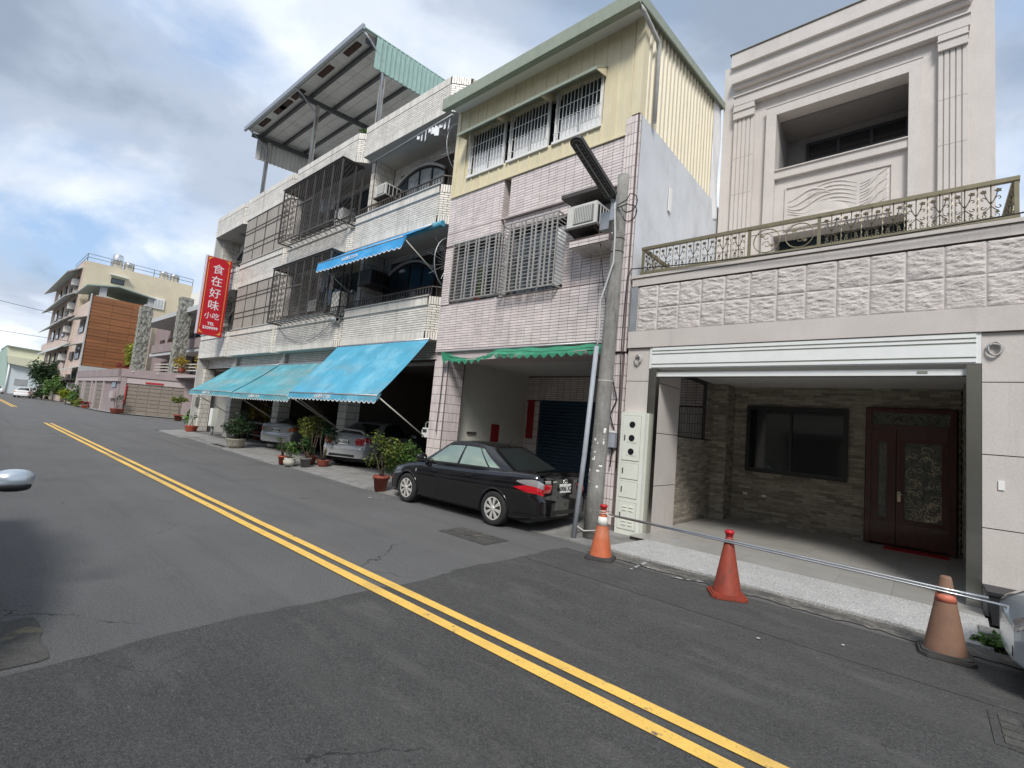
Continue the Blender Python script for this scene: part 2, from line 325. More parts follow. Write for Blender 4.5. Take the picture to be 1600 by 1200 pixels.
# vehicles
M('car_black', (.006, .006, .007), .09, var=0, coat=.8, spec=.4)
M('car_silver', (.48, .49, .50), .30, metal=.55, var=.04, coat=.7)
M('car_pale', (.42, .43, .44), .28, metal=.35, var=.04, coat=.7)
M('car_white', (.78, .78, .78), .25, var=.02, coat=.7)
M('car_lightblue', (.47, .53, .58), .28, metal=.5, var=.03, coat=.8)
M('car_glass_pale', (.40, .47, .37), .05, metal=.75, var=.12, scale=3, spec=.8)
M('car_glass', (.015, .02, .02), .04, var=0, spec=.9)
M('car_trim', (.015, .015, .016), .5, var=0)
M('tyre', (.02, .02, .021), .85, var=.15, scale=20)
M('alloy', (.68, .66, .62), .3, metal=.35, var=.06)
M('tail_red', (.42, .005, .012), .12, var=.1, coat=1)
M('tail_clear', (.42, .40, .40), .12, metal=.5, var=.05, coat=1)
M('tail_amber', (.55, .14, .03), .15, var=.1, coat=1)
M('chrome', (.8, .8, .8), .12, metal=1, var=0)
M('plate_white', (.78, .80, .78), .5, var=.03)
M('plate_ink', (.01, .02, .02), .6, var=0)
# plants
for nm, c in dict(leaf_yellowgreen=(.17, .20, .035), leaf_green=(.055, .12, .03), leaf_dark=(.03, .065, .022), leaf_light=(.10, .19, .045), leaf_yellow=(.42, .30, .03), leaf_lime=(.28, .33, .03), leaf_red=(.22, .03, .03)).items():
    M(nm, c, .55, var=.35, scale=14, leaf=True, tint=.45)
M('bark', (.10, .075, .05), .9, var=.3, scale=15)
M('terracotta', (.26, .065, .04), .75, var=.15, dirt=((.12, .06, .045), .5, 6, (1, 1, 1), .55, .75))
M('pot_red', (.40, .085, .045), .6, var=.12)
M('pot_cream', (.42, .39, .32), .8, var=.15, dirt=((.16, .15, .11), .7, 5, (1, 1, 1), .5, .7))
M('pot_grey', (.14, .14, .135), .7, var=.15)
M('pot_white', (.5, .48, .42), .7, var=.12)
# far buildings
M('mauve_wall', (.27, .215, .215), .8, var=.1, scale=.8)
M('mauve_light', (.40, .34, .335), .8, var=.08)
M('garage_brown', (.20, .17, .14), .55, var=.1, rnd=.05)
M('wood_panel', (.25, .10, .036), .55, var=.22, scale=.9, stretch=(1, .25, 3), rnd=.10)
M('beige_wall', (.58, .51, .375), .85, var=.08, scale=.5)
M('pink_far', (.55, .44, .385), .7, var=.1, scale=1)
M('grey_far', (.45, .46, .46), .8, var=.12)
M('stone_far', (.30, .30, .26), .9, var=.45, scale=3.2, bump=.9, bscale=5, dirt=((.09, .09, .08), .8, 4.5, (1, 1, 1), .46, .58))
M('awning_far', (.42, .44, .43), .6, var=.12)
M('tank_steel', (.68, .69, .70), .22, metal=.9, var=.1, scale=3)
M('warehouse_white', (.62, .69, .72), .6, var=.05, scale=.4)
M('warehouse_green', (.36, .48, .42), .6, var=.08)
M('warehouse_cream', (.64, .64, .48), .6, var=.06)
M('roof_green', (.28, .36, .32), .6, var=.1)
M('yellow_flower', (.55, .33, .03), .6, var=.2, leaf=True)

# ---------------------------------------------------------------- tiles laid one by one
def tile_wall(parent, o, u, v, nrm, rects, holes, matA, matB, indiv=0, tw=.227, th=.055, gap=.015, bond=0, proud=.012, name='tile', jit=.0012):
    """o: corner; u,v,nrm unit vectors; rects/holes (u0,u1,v0,v1)"""
    o, u, v, nrm = Vector(o), Vector(u), Vector(v), Vector(nrm); full = []; cut = []
    pu, pv = tw+gap, th+gap
    for (u0, u1, v0, v1) in rects:
        nr = max(1, int((v1-v0+gap)/pv)); 
        for k in range(nr):
            a0 = v0+k*pv; a1 = min(a0+th, v1); c = (a0+a1)/2
            iv = [(u0, u1)]
            for (h0, h1, g0, g1) in holes:
                if g0-.01 < c < g1+.01:
                    nx = []
                    for p, q in iv:
                        if h1 <= p or h0 >= q: nx.append((p, q)); continue
                        if p < h0: nx.append((p, h0))
                        if h1 < q: nx.append((h1, q))
                    iv = nx
            sh = (k % 2)*pu/2 if bond else 0
            for p, q in iv:
                i0 = math.floor((p-u0+sh)/pu)
                x = u0-sh+i0*pu
                while x < q:
                    s, e = max(x, p), min(x+tw, q)
                    if e-s > .025: (full if e-s > tw-.001 and a1-a0 > th-.001 else cut).append((s, e, a0, a1))
                    x += pu
    if indiv:
        cp = Vector((0, 0, H))
        full.sort(key=lambda t: (o+u*(t[0]+t[1])/2+v*(t[2]+t[3])/2-cp).length)
        ind, rest = full[:indiv], full[indiv:]+cut
        me = MB(); me.hexa([Vector((0, 0, 0))+u*a+v*b+nrm*c for c in (-.004, proud) for a, b in ((-tw/2, -th/2), (tw/2, -th/2), (tw/2, th/2), (-tw/2, th/2))])
        me = me.mesh(name); me.materials.append(MAT[matA])
        for t in ind: place(me, name, o+u*(t[0]+t[1])/2+v*(t[2]+t[3])/2+nrm*rng.uniform(-jit, jit), parent)
    else: rest = full+cut
    if rest:
        b = MB()
        for s, e, a0, a1 in rest:
            b.tint = rng.random(); pr = proud+rng.uniform(-jit, jit)
            b.hexa([o+u*a+v*c+nrm*d for d in (-.004, pr) for a, c in ((s, a0), (e, a0), (e, a1), (s, a1))])
        ob = b.build(name+'_field', matB, parent, tint=True); ob['kind'] = 'stuff'
X, Y, Z = Vector((1, 0, 0)), Vector((0, 1, 0)), Vector((0, 0, 1))
FR = dict(u=X, v=Z, nrm=-Y)      # a front facing the street

# ---------------------------------------------------------------- ground, road, markings
struct(MB().box(-600, 600, -300, 600, -.6, -.02).build('ground', 'soil'))
struct(MB().quad((-260, -8, 0), (30, -8, 0), (30, 7.2, 0), (-260, 7.2, 0)).build('road', 'asphalt'))
b = MB(); b.poly([(-31.5, 7.2, 0), (-260, 7.2, 0), (-260, 8.8, 0), (-58, 8.9, 0), (-52.5, 10.5, 0), (-48, 15, 0), (-48, 26, 0), (-31.5, 26, 0)][::-1]); struct(b.build('side_lane', 'asphalt'))
def wob(x0, y0, x1, y1, n, a):
    return [(x0+(x1-x0)*k/n+a*2.2*noise.noise((k*.13, y0, 3.3))+a*noise.noise((k*.7, 1.1, 0))+rng.uniform(-a, a)*.25, y0+(y1-y0)*k/n) for k in range(n+1)]
def jag(x0, y0, x1, y1, n, a):
    return [(x0+(x1-x0)*k/n+rng.uniform(-a, a), y0+(y1-y0)*k/n+rng.uniform(-a, a)) for k in range(n+1)]
b = MB(); pts = wob(-4.33, -8, -4.27, 6.5, 150, .05)+[(30, 6.5), (30, -8)]
b.poly([(p[0], p[1], .004) for p in pts][::-1]); struct(b.build('resurfaced_road', 'asphalt_new'))
b = MB(); pts = jag(-5.22, -2.5, -5.2, .60, 14, .015)+jag(-5.15, .62, -4.36, .62, 8, .012)+jag(-4.34, .58, -4.33, -2.5, 14, .01)
b.poly([(p[0], p[1], .006) for p in pts][::-1]); struct(b.build('road_patch', 'asphalt_old'))
b = MB(); pts = jag(-4.25, 5.42, 30, 5.42, 60, .02)+jag(30, 5.86, -4.25, 5.86, 60, .02)
b.poly([(p[0], p[1], .008) for p in pts]); struct(b.build('trench_repair', 'asphalt_band'))
b = MB(); pts = jag(-4.0, 6.60, 1.2, 6.60, 60, .045)+jag(1.2, 6.95, -4.0, 6.95, 30, .01)
b.poly([(p[0], p[1], .010) for p in pts]); struct(b.build('sandy_edge', 'sand_residue'))
for y0, y1 in ((3.00, 3.12), (3.215, 3.325)):
    b = MB(); n = 80
    for k in range(n):
        xa, xb = -33+k*63/n, -33+(k+1)*63/n
        b.quad((xa, y0+.004*math.sin(k*1.7), .012), (xb, y0+.004*math.sin((k+1)*1.7), .012), (xb, y1+.004*math.sin((k+1)*2.1), .012), (xa, y1+.004*math.sin(k*2.1), .012))
    struct(b.build('yellow_line', 'yellow_paint'))
    struct(MB().quad((-220, y0, .012), (-54, y0, .012), (-54, y1, .012), (-220, y1, .012)).build('yellow_line', 'yellow_paint'))
b = MB()
for (p, q) in (((-3.30, 6.64), (-2.72, 6.57)), ((-3.10, 6.98), (-3.05, 6.28)), ((-2.55, 6.45), (-2.2, 6.62))):
    d = Vector((q[0]-p[0], q[1]-p[1], 0)).normalized(); a = Vector((-d.y, d.x, 0))*.022
    b.quad((p[0]-a.x, p[1]-a.y, .014), (q[0]-a.x, q[1]-a.y, .014), (q[0]+a.x, q[1]+a.y, .014), (p[0]+a.x, p[1]+a.y, .014))
struct(b.build('chalk_cross', 'chalk_mark'))
def cover(x0, x1, y0, y1, n, label, cat='cover'):
    t = thing('utility_cover', label, cat, ((x0+x1)/2, (y0+y1)/2, .006)); MB().box(x0, x1, y0, y1, -.01, .011).build('rim', 'asphalt_band', t)
    b = MB(); w = (x1-x0-.08)/n; h = (y1-y0-.08)/4
    for i in range(n):
        for j in range(4):
            b.box(x0+.04+i*w+.012, x0+.04+(i+1)*w-.012, y0+.04+j*h+.012, y0+.04+(j+1)*h-.012, .009, .018)
    b.build('tread', 'asphalt_old', t)
cover(-6.05, -5.0, 5.42, 5.98, 8, 'worn cast drain cover in the asphalt beside the black sedan')
cover(.34, 1.3, 4.7, 5.3, 7, 'worn cast cover in the dark asphalt at the bottom right corner')

# concrete apron in front of the row and raised arcade floor
xs = [-31.0, -25.9, -20.6, -15.3, -10.25, -4.7]
for i in range(5):
    a, c = xs[i]+.012, xs[i+1]-.012; b = MB()
    e0, e1 = (7.25, 7.0) if i < 2 else (6.95, 6.7) if i < 4 else (6.75, 6.95)
    b.hexa([(a, e0, -.1), (c, e1, -.1), (c, 8.35, -.1), (a, 8.35, -.1), (a, e0, .012), (c, e1, .012), (c, 8.35, .115), (a, 8.35, .115)])
    struct(b.build('pavement', 'concrete'))
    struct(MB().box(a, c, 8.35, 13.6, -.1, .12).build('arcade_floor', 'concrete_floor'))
struct(MB().box(-22.6, -20.9, 7.02, 7.5, -.1, .05).build('drain_edge', 'concrete'))
struct(MB().quad((-22.4, 7.08, .0535), (-21.0, 7.08, .0535), (-21.0, 7.32, .0535), (-22.4, 7.32, .0535)).build('drain_slot', 'dark_void'))
struct(MB().box(-4.7, -3.75, 6.95, 8.4, -.1, .03).build('pavement', 'concrete'))
# ================================================================ RIGHT HOUSE (new granite townhouse)
rh = thing('townhouse', 'new mauve granite townhouse with open garage and bronze terrace railing', 'house', (-1.75, 8.45, 0))
GX0, GX1 = -3.84, .36         # clear garage opening
# pillars with separate granite panels
MB().box(-4.45, -3.995, 8.47, 8.95, 0, 3.5).build('pillar', 'joint_dark', rh)
MB().box(.505, 1.75, 8.47, 8.95, 0, 3.5).build('pillar', 'joint_dark', rh)
for (xa, xb) in ((-4.45, -3.995), (.505, 1.115), (1.123, 1.75)):
    zs = [0.02, 1.07, 1.97, 2.88, 3.52]
    for k in range(4): MB().box(xa, xb, 8.45, 8.475, zs[k]+.006, zs[k+1]-.006).build('granite_panel', 'mauve_granite', rh)
# inner returns of the left pillar
MB().box(-3.98, -3.86, 8.62, 9.6, .1, 3.3).build('pillar', 'joint_dark', rh)
for z0, z1 in ((.1, .94), (.95, 1.92), (1.93, 2.86), (2.87, 3.3)): MB().box(-3.865, -3.838, 8.60, 9.6, z0, z1-.004).build('granite_panel', 'mauve_granite', rh)
# stainless jambs
for xa, xb in ((-3.99, GX0), (GX1, .5)):
    MB().box(xa, xb, 8.44, 8.60, .03, 3.12).build('shutter_jamb', 'stainless', rh)
# shutter box and slat
sb = MB().box(-3.99, .5, 8.43, 8.7, 3.12, 3.52).build('shutter_box', 'shutter_white', rh)
for z0, z1 in ((3.135, 3.18), (3.205, 3.37), (3.395, 3.43), (3.455, 3.505)): MB().box(-3.94, .45, 8.415, 8.431, z0, z1).build('box_panel', 'shutter_white', sb)
for z0 in (3.187, 3.377, 3.437): MB().box(-3.94, .45, 8.424, 8.4305, z0, z0+.01).build('seam', 'cabinet_line', sb)
sh = MB().box(GX0, GX1, 8.50, 8.53, 2.975, 3.06).build('shutter_bottom_bar', 'shutter_white', rh)
MB().box(GX0, GX1, 8.498, 8.52, 2.955, 2.972).build('rubber_seal', 'plastic_black', sh)
MB().box(-.13, -.02, 8.494, 8.499, 3.0, 3.035).build('maker_plate', 'cabinet_line', sh)
# lintel band, rough stone band, coping
MB().box(-4.45, 1.75, 8.40, 13.0, 3.525, 3.845).build('lintel', 'mauve_granite', rh)
MB().box(-4.44, 1.75, 8.458, 13.0, 3.847, 4.738).build('parapet_wall', 'mauve_granite', rh)
for zz in (3.846, 4.739): MB().box(-4.44, 1.75, 8.449, 8.457, zz-.012 if zz > 4 else zz, zz if zz > 4 else zz+.012).build('shadow_gap', 'joint_dark', rh)
MB().box(-4.45, 1.75, 8.43, 13.0, 4.755, 4.90).build('coping', 'mauve_granite', rh)
MB().box(-4.47, 1.75, 8.405, 8.7, 4.912, 4.965).build('coping_lip', 'mauve_granite', rh)
MB().box(-4.45, -4.32, 8.42, 8.47, 3.852, 4.735).build('edge_strip', 'galv', rh)
xb_ = [-4.31+.405*k for k in range(16)]
for k in range(15):
    for (z0, z1) in ((3.855, 4.29), (4.296, 4.735)):
        a, c = xb_[k]+.004, xb_[k+1]-.004; seed = rng.uniform(0, 100)
        def f(s, t):
            x, z = a+(c-a)*s, z0+(z1-z0)*t; e = min(s, 1-s, t, 1-t)*14
            nn = abs(noise.noise((x*4+seed, z*8, seed)))*.035+noise.noise((x*9, z*24, seed+3))*.022+abs(noise.noise((x*20, z*46, seed)))*.022+noise.noise((x*50, z*80, seed))*.004
            return (x, 8.452-min(1, max(0, e))*(.004+nn*.6) if e > 0 else 8.455, z)
        b = MB(); b.grid(f, 22, 24, smooth=False); b.build('rough_stone_block', 'mauve_stone', rh)
# garage room
MB().box(-4.06, -3.98, 9.6, 12.6, .08, 1.93).build('side_wall', 'interior_dark', rh)
MB().box(-4.06, -3.98, 11.56, 12.6, 1.93, 3.35).build('side_wall', 'interior_dark', rh)
MB().box(-4.06, -3.98, 9.6, 11.56, 3.2, 3.35).build('side_wall', 'interior_dark', rh)
MB().box(-4.0, .6, 12.62, 12.8, .08, 3.4).build('back_wall', 'interior_dark', rh)
MB().box(.5, .6, 8.6, 12.62, .08, 3.4).build('side_wall', 'interior_dark', rh)
MB().box(-4.05, .5, 8.55, 12.62, 3.28, 3.42).build('ceiling', 'ceiling_white', rh)
MB().box(-3.95, .5, 8.0, 12.62, -.1, .088).build('floor_base', 'joint_dark', rh)
b0 = None
for i in range(9):
    for j in range(8):
        x0 = -3.95+i*.6; y0 = 7.98+j*.6; x1 = min(x0+.597, .5 if y0 > 8.4 else GX1+.14); y1 = min(y0+.597, 12.6)
        if x1-x0 > .05: MB().box(x0, x1, y0, y1, .085, .1+rng.uniform(-.0005, .0005)).build('floor_tile', 'floor_tile', rh)
# granite ramp
b = MB(); b.hexa([(-4.0, 6.97, -.08), (.5, 6.97, -.08), (.52, 7.975, -.08), (-3.55, 7.975, -.08), (-3.92, 6.97, .035), (.5, 6.97, .035), (.52, 7.975, .1), (-3.62, 7.975, .1)]); b.build('ramp', 'granite_speckle', rh)
# cladding of stacked strip stone
tile_wall(rh, (-3.63, 12.6, .1), X, Z, -Y, [(0, 4.1, 0, 3.2)], [(.30, 2.32, 1.17, 2.73), (2.62, 4.06, 0, 2.76)], 'strip_stone_a', 'strip_stone_b', 200, tw=.30, th=.055, gap=.003, bond=1, proud=.014, name='stone_strip', jit=.009)
MB().box(-3.98, -3.65, 12.05, 12.62, .1, 3.33).build('pilaster', 'interior_dark', rh)
tile_wall(rh, (-3.65, 12.04, .1), Y, Z, X, [(0, .56, 0, 3.2)], [], 'strip_stone_a', 'strip_stone_b', 0, tw=.30, th=.055, gap=.003, bond=1, proud=.014, name='stone_strip', jit=.006)
tile_wall(rh, (-3.98, 12.04, .1), X, Z, -Y, [(0, .34, 0, 3.2)], [], 'strip_stone_a', 'strip_stone_b', 0, tw=.30, th=.055, gap=.003, bond=1, proud=.014, name='stone_strip', jit=.009)
tile_wall(rh, (-3.975, 9.62, .1), Y, Z, X, [(0, 2.4, 0, 1.8), (1.96, 2.4, 1.83, 3.2)], [], 'strip_stone_a', 'strip_stone_b', 100, tw=.30, th=.055, gap=.003, bond=1, proud=.014, name='stone_strip', jit=.009)
tile_wall(rh, (.495, 8.62, .1), Y, Z, -X, [(0, 3.95, 0, 3.2)], [], 'strip_stone_a', 'strip_stone_b', 0, tw=.30, th=.055, gap=.003, bond=1, proud=.014, name='stone_strip', jit=.009)
# garage back window
wf = MB()
for (a, b2, c, d) in ((-3.33, -1.31, 2.74, 2.83), (-3.33, -1.31, 1.27, 1.36), (-3.33, -3.25, 1.36, 2.74), (-1.39, -1.31, 1.36, 2.74), (-2.42, -2.36, 1.36, 2.74)): wf.box(a, b2, 12.52, 12.615, c, d)
wf = wf.build('window', 'frame_black', rh)
for a, c in ((-3.25, -2.42), (-2.36, -1.39)): MB().box(a, c, 12.56, 12.575, 1.36, 2.74).build('pane', 'glass_dark', wf)
for x0 in (-3.36, -2.95): MB().box(x0, x0+.09, 12.575, 12.59, .70, .75).build('wall_socket', 'white_paint', rh)
# wooden entrance door
dr = MB(); 
for (a, b2, c, d) in ((-.99, -.90, .12, 2.86), (.31, .40, .12, 2.86), (-.9, .31, 2.78, 2.86), (-.9, .31, 2.44, 2.52)): dr.box(a, b2, 12.48, 12.6, c, d)
dr = dr.build('door', 'red_wood', rh)
def leaf(xa, xb, gx0, gx1, gz0, gz1, nm):
    b = MB()
    b.box(xa, gx0, 12.51, 12.56, .15, 2.44); b.box(gx1, xb, 12.51, 12.56, .15, 2.44); b.box(gx0, gx1, 12.51, 12.56, gz1, 2.44); b.box(gx0, gx1, 12.51, 12.56, .15, gz0)
    b.box(gx0+.02, gx1-.02, 12.495, 12.512, .25, gz0-.08)
    for q in ((gx0-.02, gx0+.01, gz0, gz1), (gx1-.01, gx1+.02, gz0, gz1)): b.box(q[0], q[1], 12.497, 12.511, q[2], q[3])
    b.build(nm, 'red_wood', dr); MB().box(gx0, gx1, 12.53, 12.545, gz0, gz1).build('carved_pane', 'carved_glass', dr)
leaf(-.90, -.50, -.80, -.64, .66, 2.17, 'side_leaf'); leaf(-.49, .31, -.38, .20, .66, 2.18, 'door_leaf')
MB().box(-.90, .31, 12.53, 12.545, 2.52, 2.78).build('transom_pane', 'carved_glass', dr)
b = MB(); r2 = random.Random(3)
for k in range(60):
    cx, cz = r2.uniform(-.34, .16), .70+1.35*(r2.random()**1.7); s = r2.uniform(.05, .16); a0 = r2.uniform(0, 6); sg = r2.choice((-1, 1))
    b.tube([(max(-.37, min(.19, cx+s*(1-q/9)*math.cos(a0+sg*q*.42))), 12.527, max(.68, cz+s*(1-q/12)*math.sin(a0+sg*q*.42))) for q in range(8)], .0055, 5)
    b.lathe([(.001, -.006), (.014, -.004), (.014, 0)], 8, (cx, 12.53, cz), 'y')
b.build('leading', 'gold_leading', dr)
b = MB()
for k in range(8):
    cx = -.8+k*.14; b.tube([(cx+.06*math.cos(q*.7), 12.527, 2.65+.07*math.sin(q*.7+k)) for q in range(8)], .008, 5)
b.build('carving', 'bronze_dark', dr)
MB().tube([(-.45, 12.50, 1.15), (-.45, 12.46, 1.15), (-.36, 12.46, 1.15)], .012, 6).build('door_handle', 'chrome', dr)
MB().box(-.47, -.42, 12.494, 12.51, 1.0, 1.2).build('lock_plate', 'gold_leading', dr)
MB().box(-.66, .30, 12.02, 12.46, .101, .115).build('doormat', 'red_paper', rh)
MB().box(-3.35, -3.15, 8.3, 8.4, .1005, .104).build('floor_drain', 'pvc_grey', rh)
# upper storeys, set back behind the terrace
UY = 13.05
MB().box(-4.43, -3.04, UY, 14.6, 4.9, 12.4).build('upper_wall', 'mauve_granite', rh)
MB().box(-.39, .98, UY, 14.6, 4.9, 12.4).build('upper_wall', 'mauve_granite', rh)
MB().box(-3.04, -.39, UY, 14.6, 10.47, 12.4).build('upper_wall', 'mauve_granite', rh)
MB().box(-3.04, -.39, UY, 13.5, 7.22, 8.70).build('upper_wall', 'mauve_granite', rh)
MB().box(-4.42, .97, 14.6, 21, 4.9, 12.4).build('rear_block', 'mauve_granite', rh)
MB().box(-4.26, .80, UY-.06, 14.4, 12.4, 12.72).build('attic', 'mauve_granite', rh)
MB().box(-4.30, .84, UY-.085, 14.45, 12.72, 12.745).build('attic_cap', 'bronze_dark', rh)
for (x0, x1, pr, z0, z1) in ((-4.24, .72, .10, 12.30, 12.38), (-4.2, .68, .14, 11.90, 11.93), (-4.18, .65, .22, 11.72, 11.90), (-4.14, .62, .12, 11.62, 11.72), (-4.12, .61, .22, 11.30, 11.33), (-4.10, .60, .18, 11.05, 11.30)):
    MB().box(x0, x1, UY-pr, UY-.001, z0, z1).build('cornice', 'mauve_granite', rh)
for (x0, x1) in ((-4.11, -3.58), (.09, .57)):
    MB().box(x0, x1, UY-.17, UY-.001, 10.90, 11.05).build('capital', 'mauve_granite', rh)
    MB().box(x0-.015, x1+.015, UY-.19, UY-.001, 10.88, 10.90).build('capital_fillet', 'mauve_granite', rh)
    MB().box(x0, x1, UY-.16, UY-.001, 10.68, 10.88).build('capital', 'mauve_granite', rh)
    MB().box(x0, x1, UY-.07, UY-.001, 4.95, 10.68).build('pilaster', 'mauve_granite', rh)
    zj = [4.95, 6.4, 7.5, 8.54, 9.57, 10.68]
    for k in range(5):
        pw = (x1-x0)/5
        for j in range(5): xm = x0+pw*(j+.5); b = MB(); b.prism([(xm-pw*.46, UY-.069), (xm-pw*.36, UY-.098), (xm+pw*.36, UY-.098), (xm+pw*.46, UY-.069)], 'z', zj[k]+.004, zj[k+1]-.004); b.build('flute', 'mauve_granite', rh, fixn=True)
for (x0, x1, z0, z1) in ((-3.28, -3.04, 4.95, 10.69), (-.39, -.17, 4.95, 10.69), (-3.04, -.39, 10.45, 10.69)):
    MB().box(x0, x1, UY-.13, UY-.001, z0, z1).build('opening_surround', 'mauve_granite', rh)
MB().box(-3.30, -.15, UY-.145, UY-.1, 10.69, 10.715).build('surround_cap', 'mauve_granite', rh)
MB().box(-3.04, -.39, UY-.10, 13.5, 8.70, 8.905).build('sill', 'mauve_granite', rh)
MB().box(-3.04, -.39, UY-.14, UY-.02, 8.905, 8.93).build('sill_cap', 'mauve_granite', rh)
# loggia behind the opening with a dark ribbon window
MB().box(-3.035, -.395, 14.3, 14.55, 8.4, 10.6).build('loggia_wall', 'loggia_shade_grey', rh); MB().box(-3.035, -.395, UY+.3, 14.3, 10.40, 10.465).build('loggia_ceiling', 'loggia_shade_grey', rh)
for xx in (-3.035, -.41): MB().box(xx, xx+.015, UY+.3, 14.3, 8.51, 10.39).build('loggia_side', 'loggia_shade_grey', rh)
lw = MB()
for x0 in (-2.55, -1.85, -1.15, -.45): lw.box(x0-.03, x0+.03, 14.22, 14.29, 8.5, 10.10)
lw.box(-2.58, -.42, 14.22, 14.29, 10.10, 10.18); lw = lw.build('window', 'frame_black', rh)
for x0 in (-2.52, -1.82, -1.12): MB().box(x0, x0+.64, 14.25, 14.265, 8.5, 10.10).build('pane', 'glass_dark', lw)
MB().box(-3.04, -.39, 13.5, 14.3, 8.45, 8.5).build('loggia_floor', 'mauve_granite', rh)
# relief panel
for q in ((-2.80, -2.77, 7.30, 8.44), (-.68, -.65, 7.30, 8.44), (-2.77, -.68, 8.41, 8.44), (-2.77, -.68, 7.30, 7.33)):
    MB().box(q[0], q[1], UY-.035, UY-.001, q[2], q[3]).build('relief_frame', 'mauve_granite', rh)
b = MB()
def dome(cx, cz, rx, rz, h): b.grid(lambda s, t: (cx+rx*s*math.cos(t*math.pi), UY-h*math.sqrt(max(0, 1-s*s))-.002, cz+rz*s*math.sin(t*math.pi)), 8, 16)
dome(-2.0, 7.34, .62, .60, .03); dome(-1.95, 7.34, .40, .36, .05)
r3 = random.Random(5)
def stroke(pts, wd):
    n_ = len(pts); pts = [(min(-.73, max(-2.73, p[0])), UY+.004, max(7.35, min(8.36, p[1]))) for p in pts]
    b.tube(pts, [wd*(.25+.75*math.sin(math.pi*(q+.5)/n_)) for q in range(n_)], 7)
for k in range(7):                       # flowing waves at the left
    z0 = 7.36+k*.13; stroke([(-2.74+.095*q, z0+.10*math.sin(q*.55+k*.8)+.012*q*(1-k*.1)) for q in range(11)], .034)
for k in range(6): stroke([(-2.3+.11*q, 7.72+k*.10+.20*math.sin(q*.30)-.015*q) for q in range(10)], .026)
for k in range(12):                      # leaves sweeping to the upper right
    z0 = 7.30+k*.075; stroke([(-1.25+.062*q, z0+.020*q+.0062*q*q*(1-.4*(k % 3))) for q in range(10)], .028)
b.build('relief_carving', 'mauve_granite', rh)
# terrace door (dark) under the relief
MB().box(-3.04, -.39, 13.75, 13.85, 4.95, 7.35).build('terrace_door', 'glass_film', rh)
# terrace railing
rl = thing('terrace_railing', 'bronze scrollwork railing with leaf ornaments along the granite terrace edge', 'railing', (-1.75, 8.52, 4.965))
RY = 8.52
def rail_run(p0, p1, up_bar=True):
    MB().bar((p0[0], p0[1], 5.53), (p1[0], p1[1], 5.53), .07, .055).build('top_rail', 'bronze_rail', rl)
    MB().bar((p0[0], p0[1], 5.03), (p1[0], p1[1], 5.03), .045, .045).build('bottom_rail', 'bronze_rail', rl)
rail_run((-4.33, RY), (.86, RY)); rail_run((-4.30, RY+.04), (-4.30, 12.9)); rail_run((.83, RY+.04), (.83, 12.9))
for p in ((-4.30, RY), (.83, RY), (-2.35, RY), (-1.33, RY)):
    MB().box(p[0]-.022, p[0]+.022, p[1]-.022, p[1]+.022, 4.955, 5.503).build('post', 'bronze_rail', rl)
def scroll(b, cx, cz, r, a0, turns, sg, y, th=.006):
    b.tube([(cx+r*(1-.75*q/14)*math.cos(a0+sg*q/14*turns*6.28), y, cz+r*(1-.75*q/14)*math.sin(a0+sg*q/14*turns*6.28)) for q in range(15)], th, 5)
def leafpatch(b, cx, cz, s, a, y):
    pts = []
    for q in range(10):
        t = a+q/10*6.28; rr = s*(1 if q % 2 == 0 else .62); pts.append((cx+rr*math.cos(t), y, cz+rr*.8*math.sin(t)))
    i = len(b.v); b.poly([(p[0], p[1]-.008, p[2]) for p in pts]); b.poly([(p[0], p[1]+.008, p[2]) for p in pts][::-1])
    for q in range(10): b.face(i+q, i+(q+1) % 10, i+10+9-(q+1) % 10, i+10+9-q)
mo = MB()       # one flower motif, 0.48 m high
mo.cyl((0, 0, .02), (0, 0, .50), .007, n=6)
for sg in (-1, 1):
    mo.tube([(0, 0, .22), (sg*.03, 0, .28), (sg*.055, 0, .35), (sg*.06, 0, .40)], .006, 5); mo.tube([(0, 0, .20), (sg*.04, 0, .15), (sg*.07, 0, .13)], .006, 5)
    scroll(mo, sg*.075, .30, .032, 3.14 if sg > 0 else 0, .8, -sg, 0); scroll(mo, sg*.075, .19, .032, 3.14 if sg > 0 else 0, .8, sg, 0)
    leafpatch(mo, sg*.07, .405, .038, sg*.6, 0); leafpatch(mo, sg*.06, .115, .026, 1, 0)
mo.lathe([(.001, -.02), (.016, 0), (.001, .02)], 8, (0, 0, .25))
mo_me = mo.mesh('leaf_motif'); mo_me.materials.append(MAT['bronze_dark'])
bs = MB()
for sg in (-1, 1): scroll(bs, sg*.055, .035, .03, -1.57, .9, sg, 0, .005); bs.tube([(0, 0, .035), (sg*.02, 0, .008), (sg*.055, 0, .005)], .005, 5)
bs_me = bs.mesh('base_scroll'); bs_me.materials.append(MAT['bronze_rail'])
pk = MB(); pk.tube([(.004*math.cos(q*1.3), .004*math.sin(q*1.3), q*.02) for q in range(24)], .0075, 5); pk_me = pk.mesh('twisted_picket'); pk_me.materials.append(MAT['bronze_rail'])
def fill(x0, x1, n):
    st = (x1-x0)/n
    for k in range(n):
        place(mo_me, 'leaf_motif', (x0+st*(k+.5), RY, 5.02), rl); place(bs_me, 'base_scroll', (x0+st*(k+.5), RY, 5.055), rl)
        if k: place(pk_me, 'twisted_picket', (x0+st*k, RY, 5.05), rl); place(bs_me, 'base_scroll', (x0+st*k, RY, 5.055), rl)
fill(-4.22, -2.39, 7); fill(-1.29, .72, 8)
for k in range(14):
    for xx in (-4.30, .83):
        place(mo_me, 'leaf_motif', (xx, RY+.2+k*.3, 5.02), rl, rot=(0, 0, R(90))); place(pk_me, 'twisted_picket', (xx, RY+.05+k*.3, 5.05), rl)
b = MB()                                # big ring panel in the middle
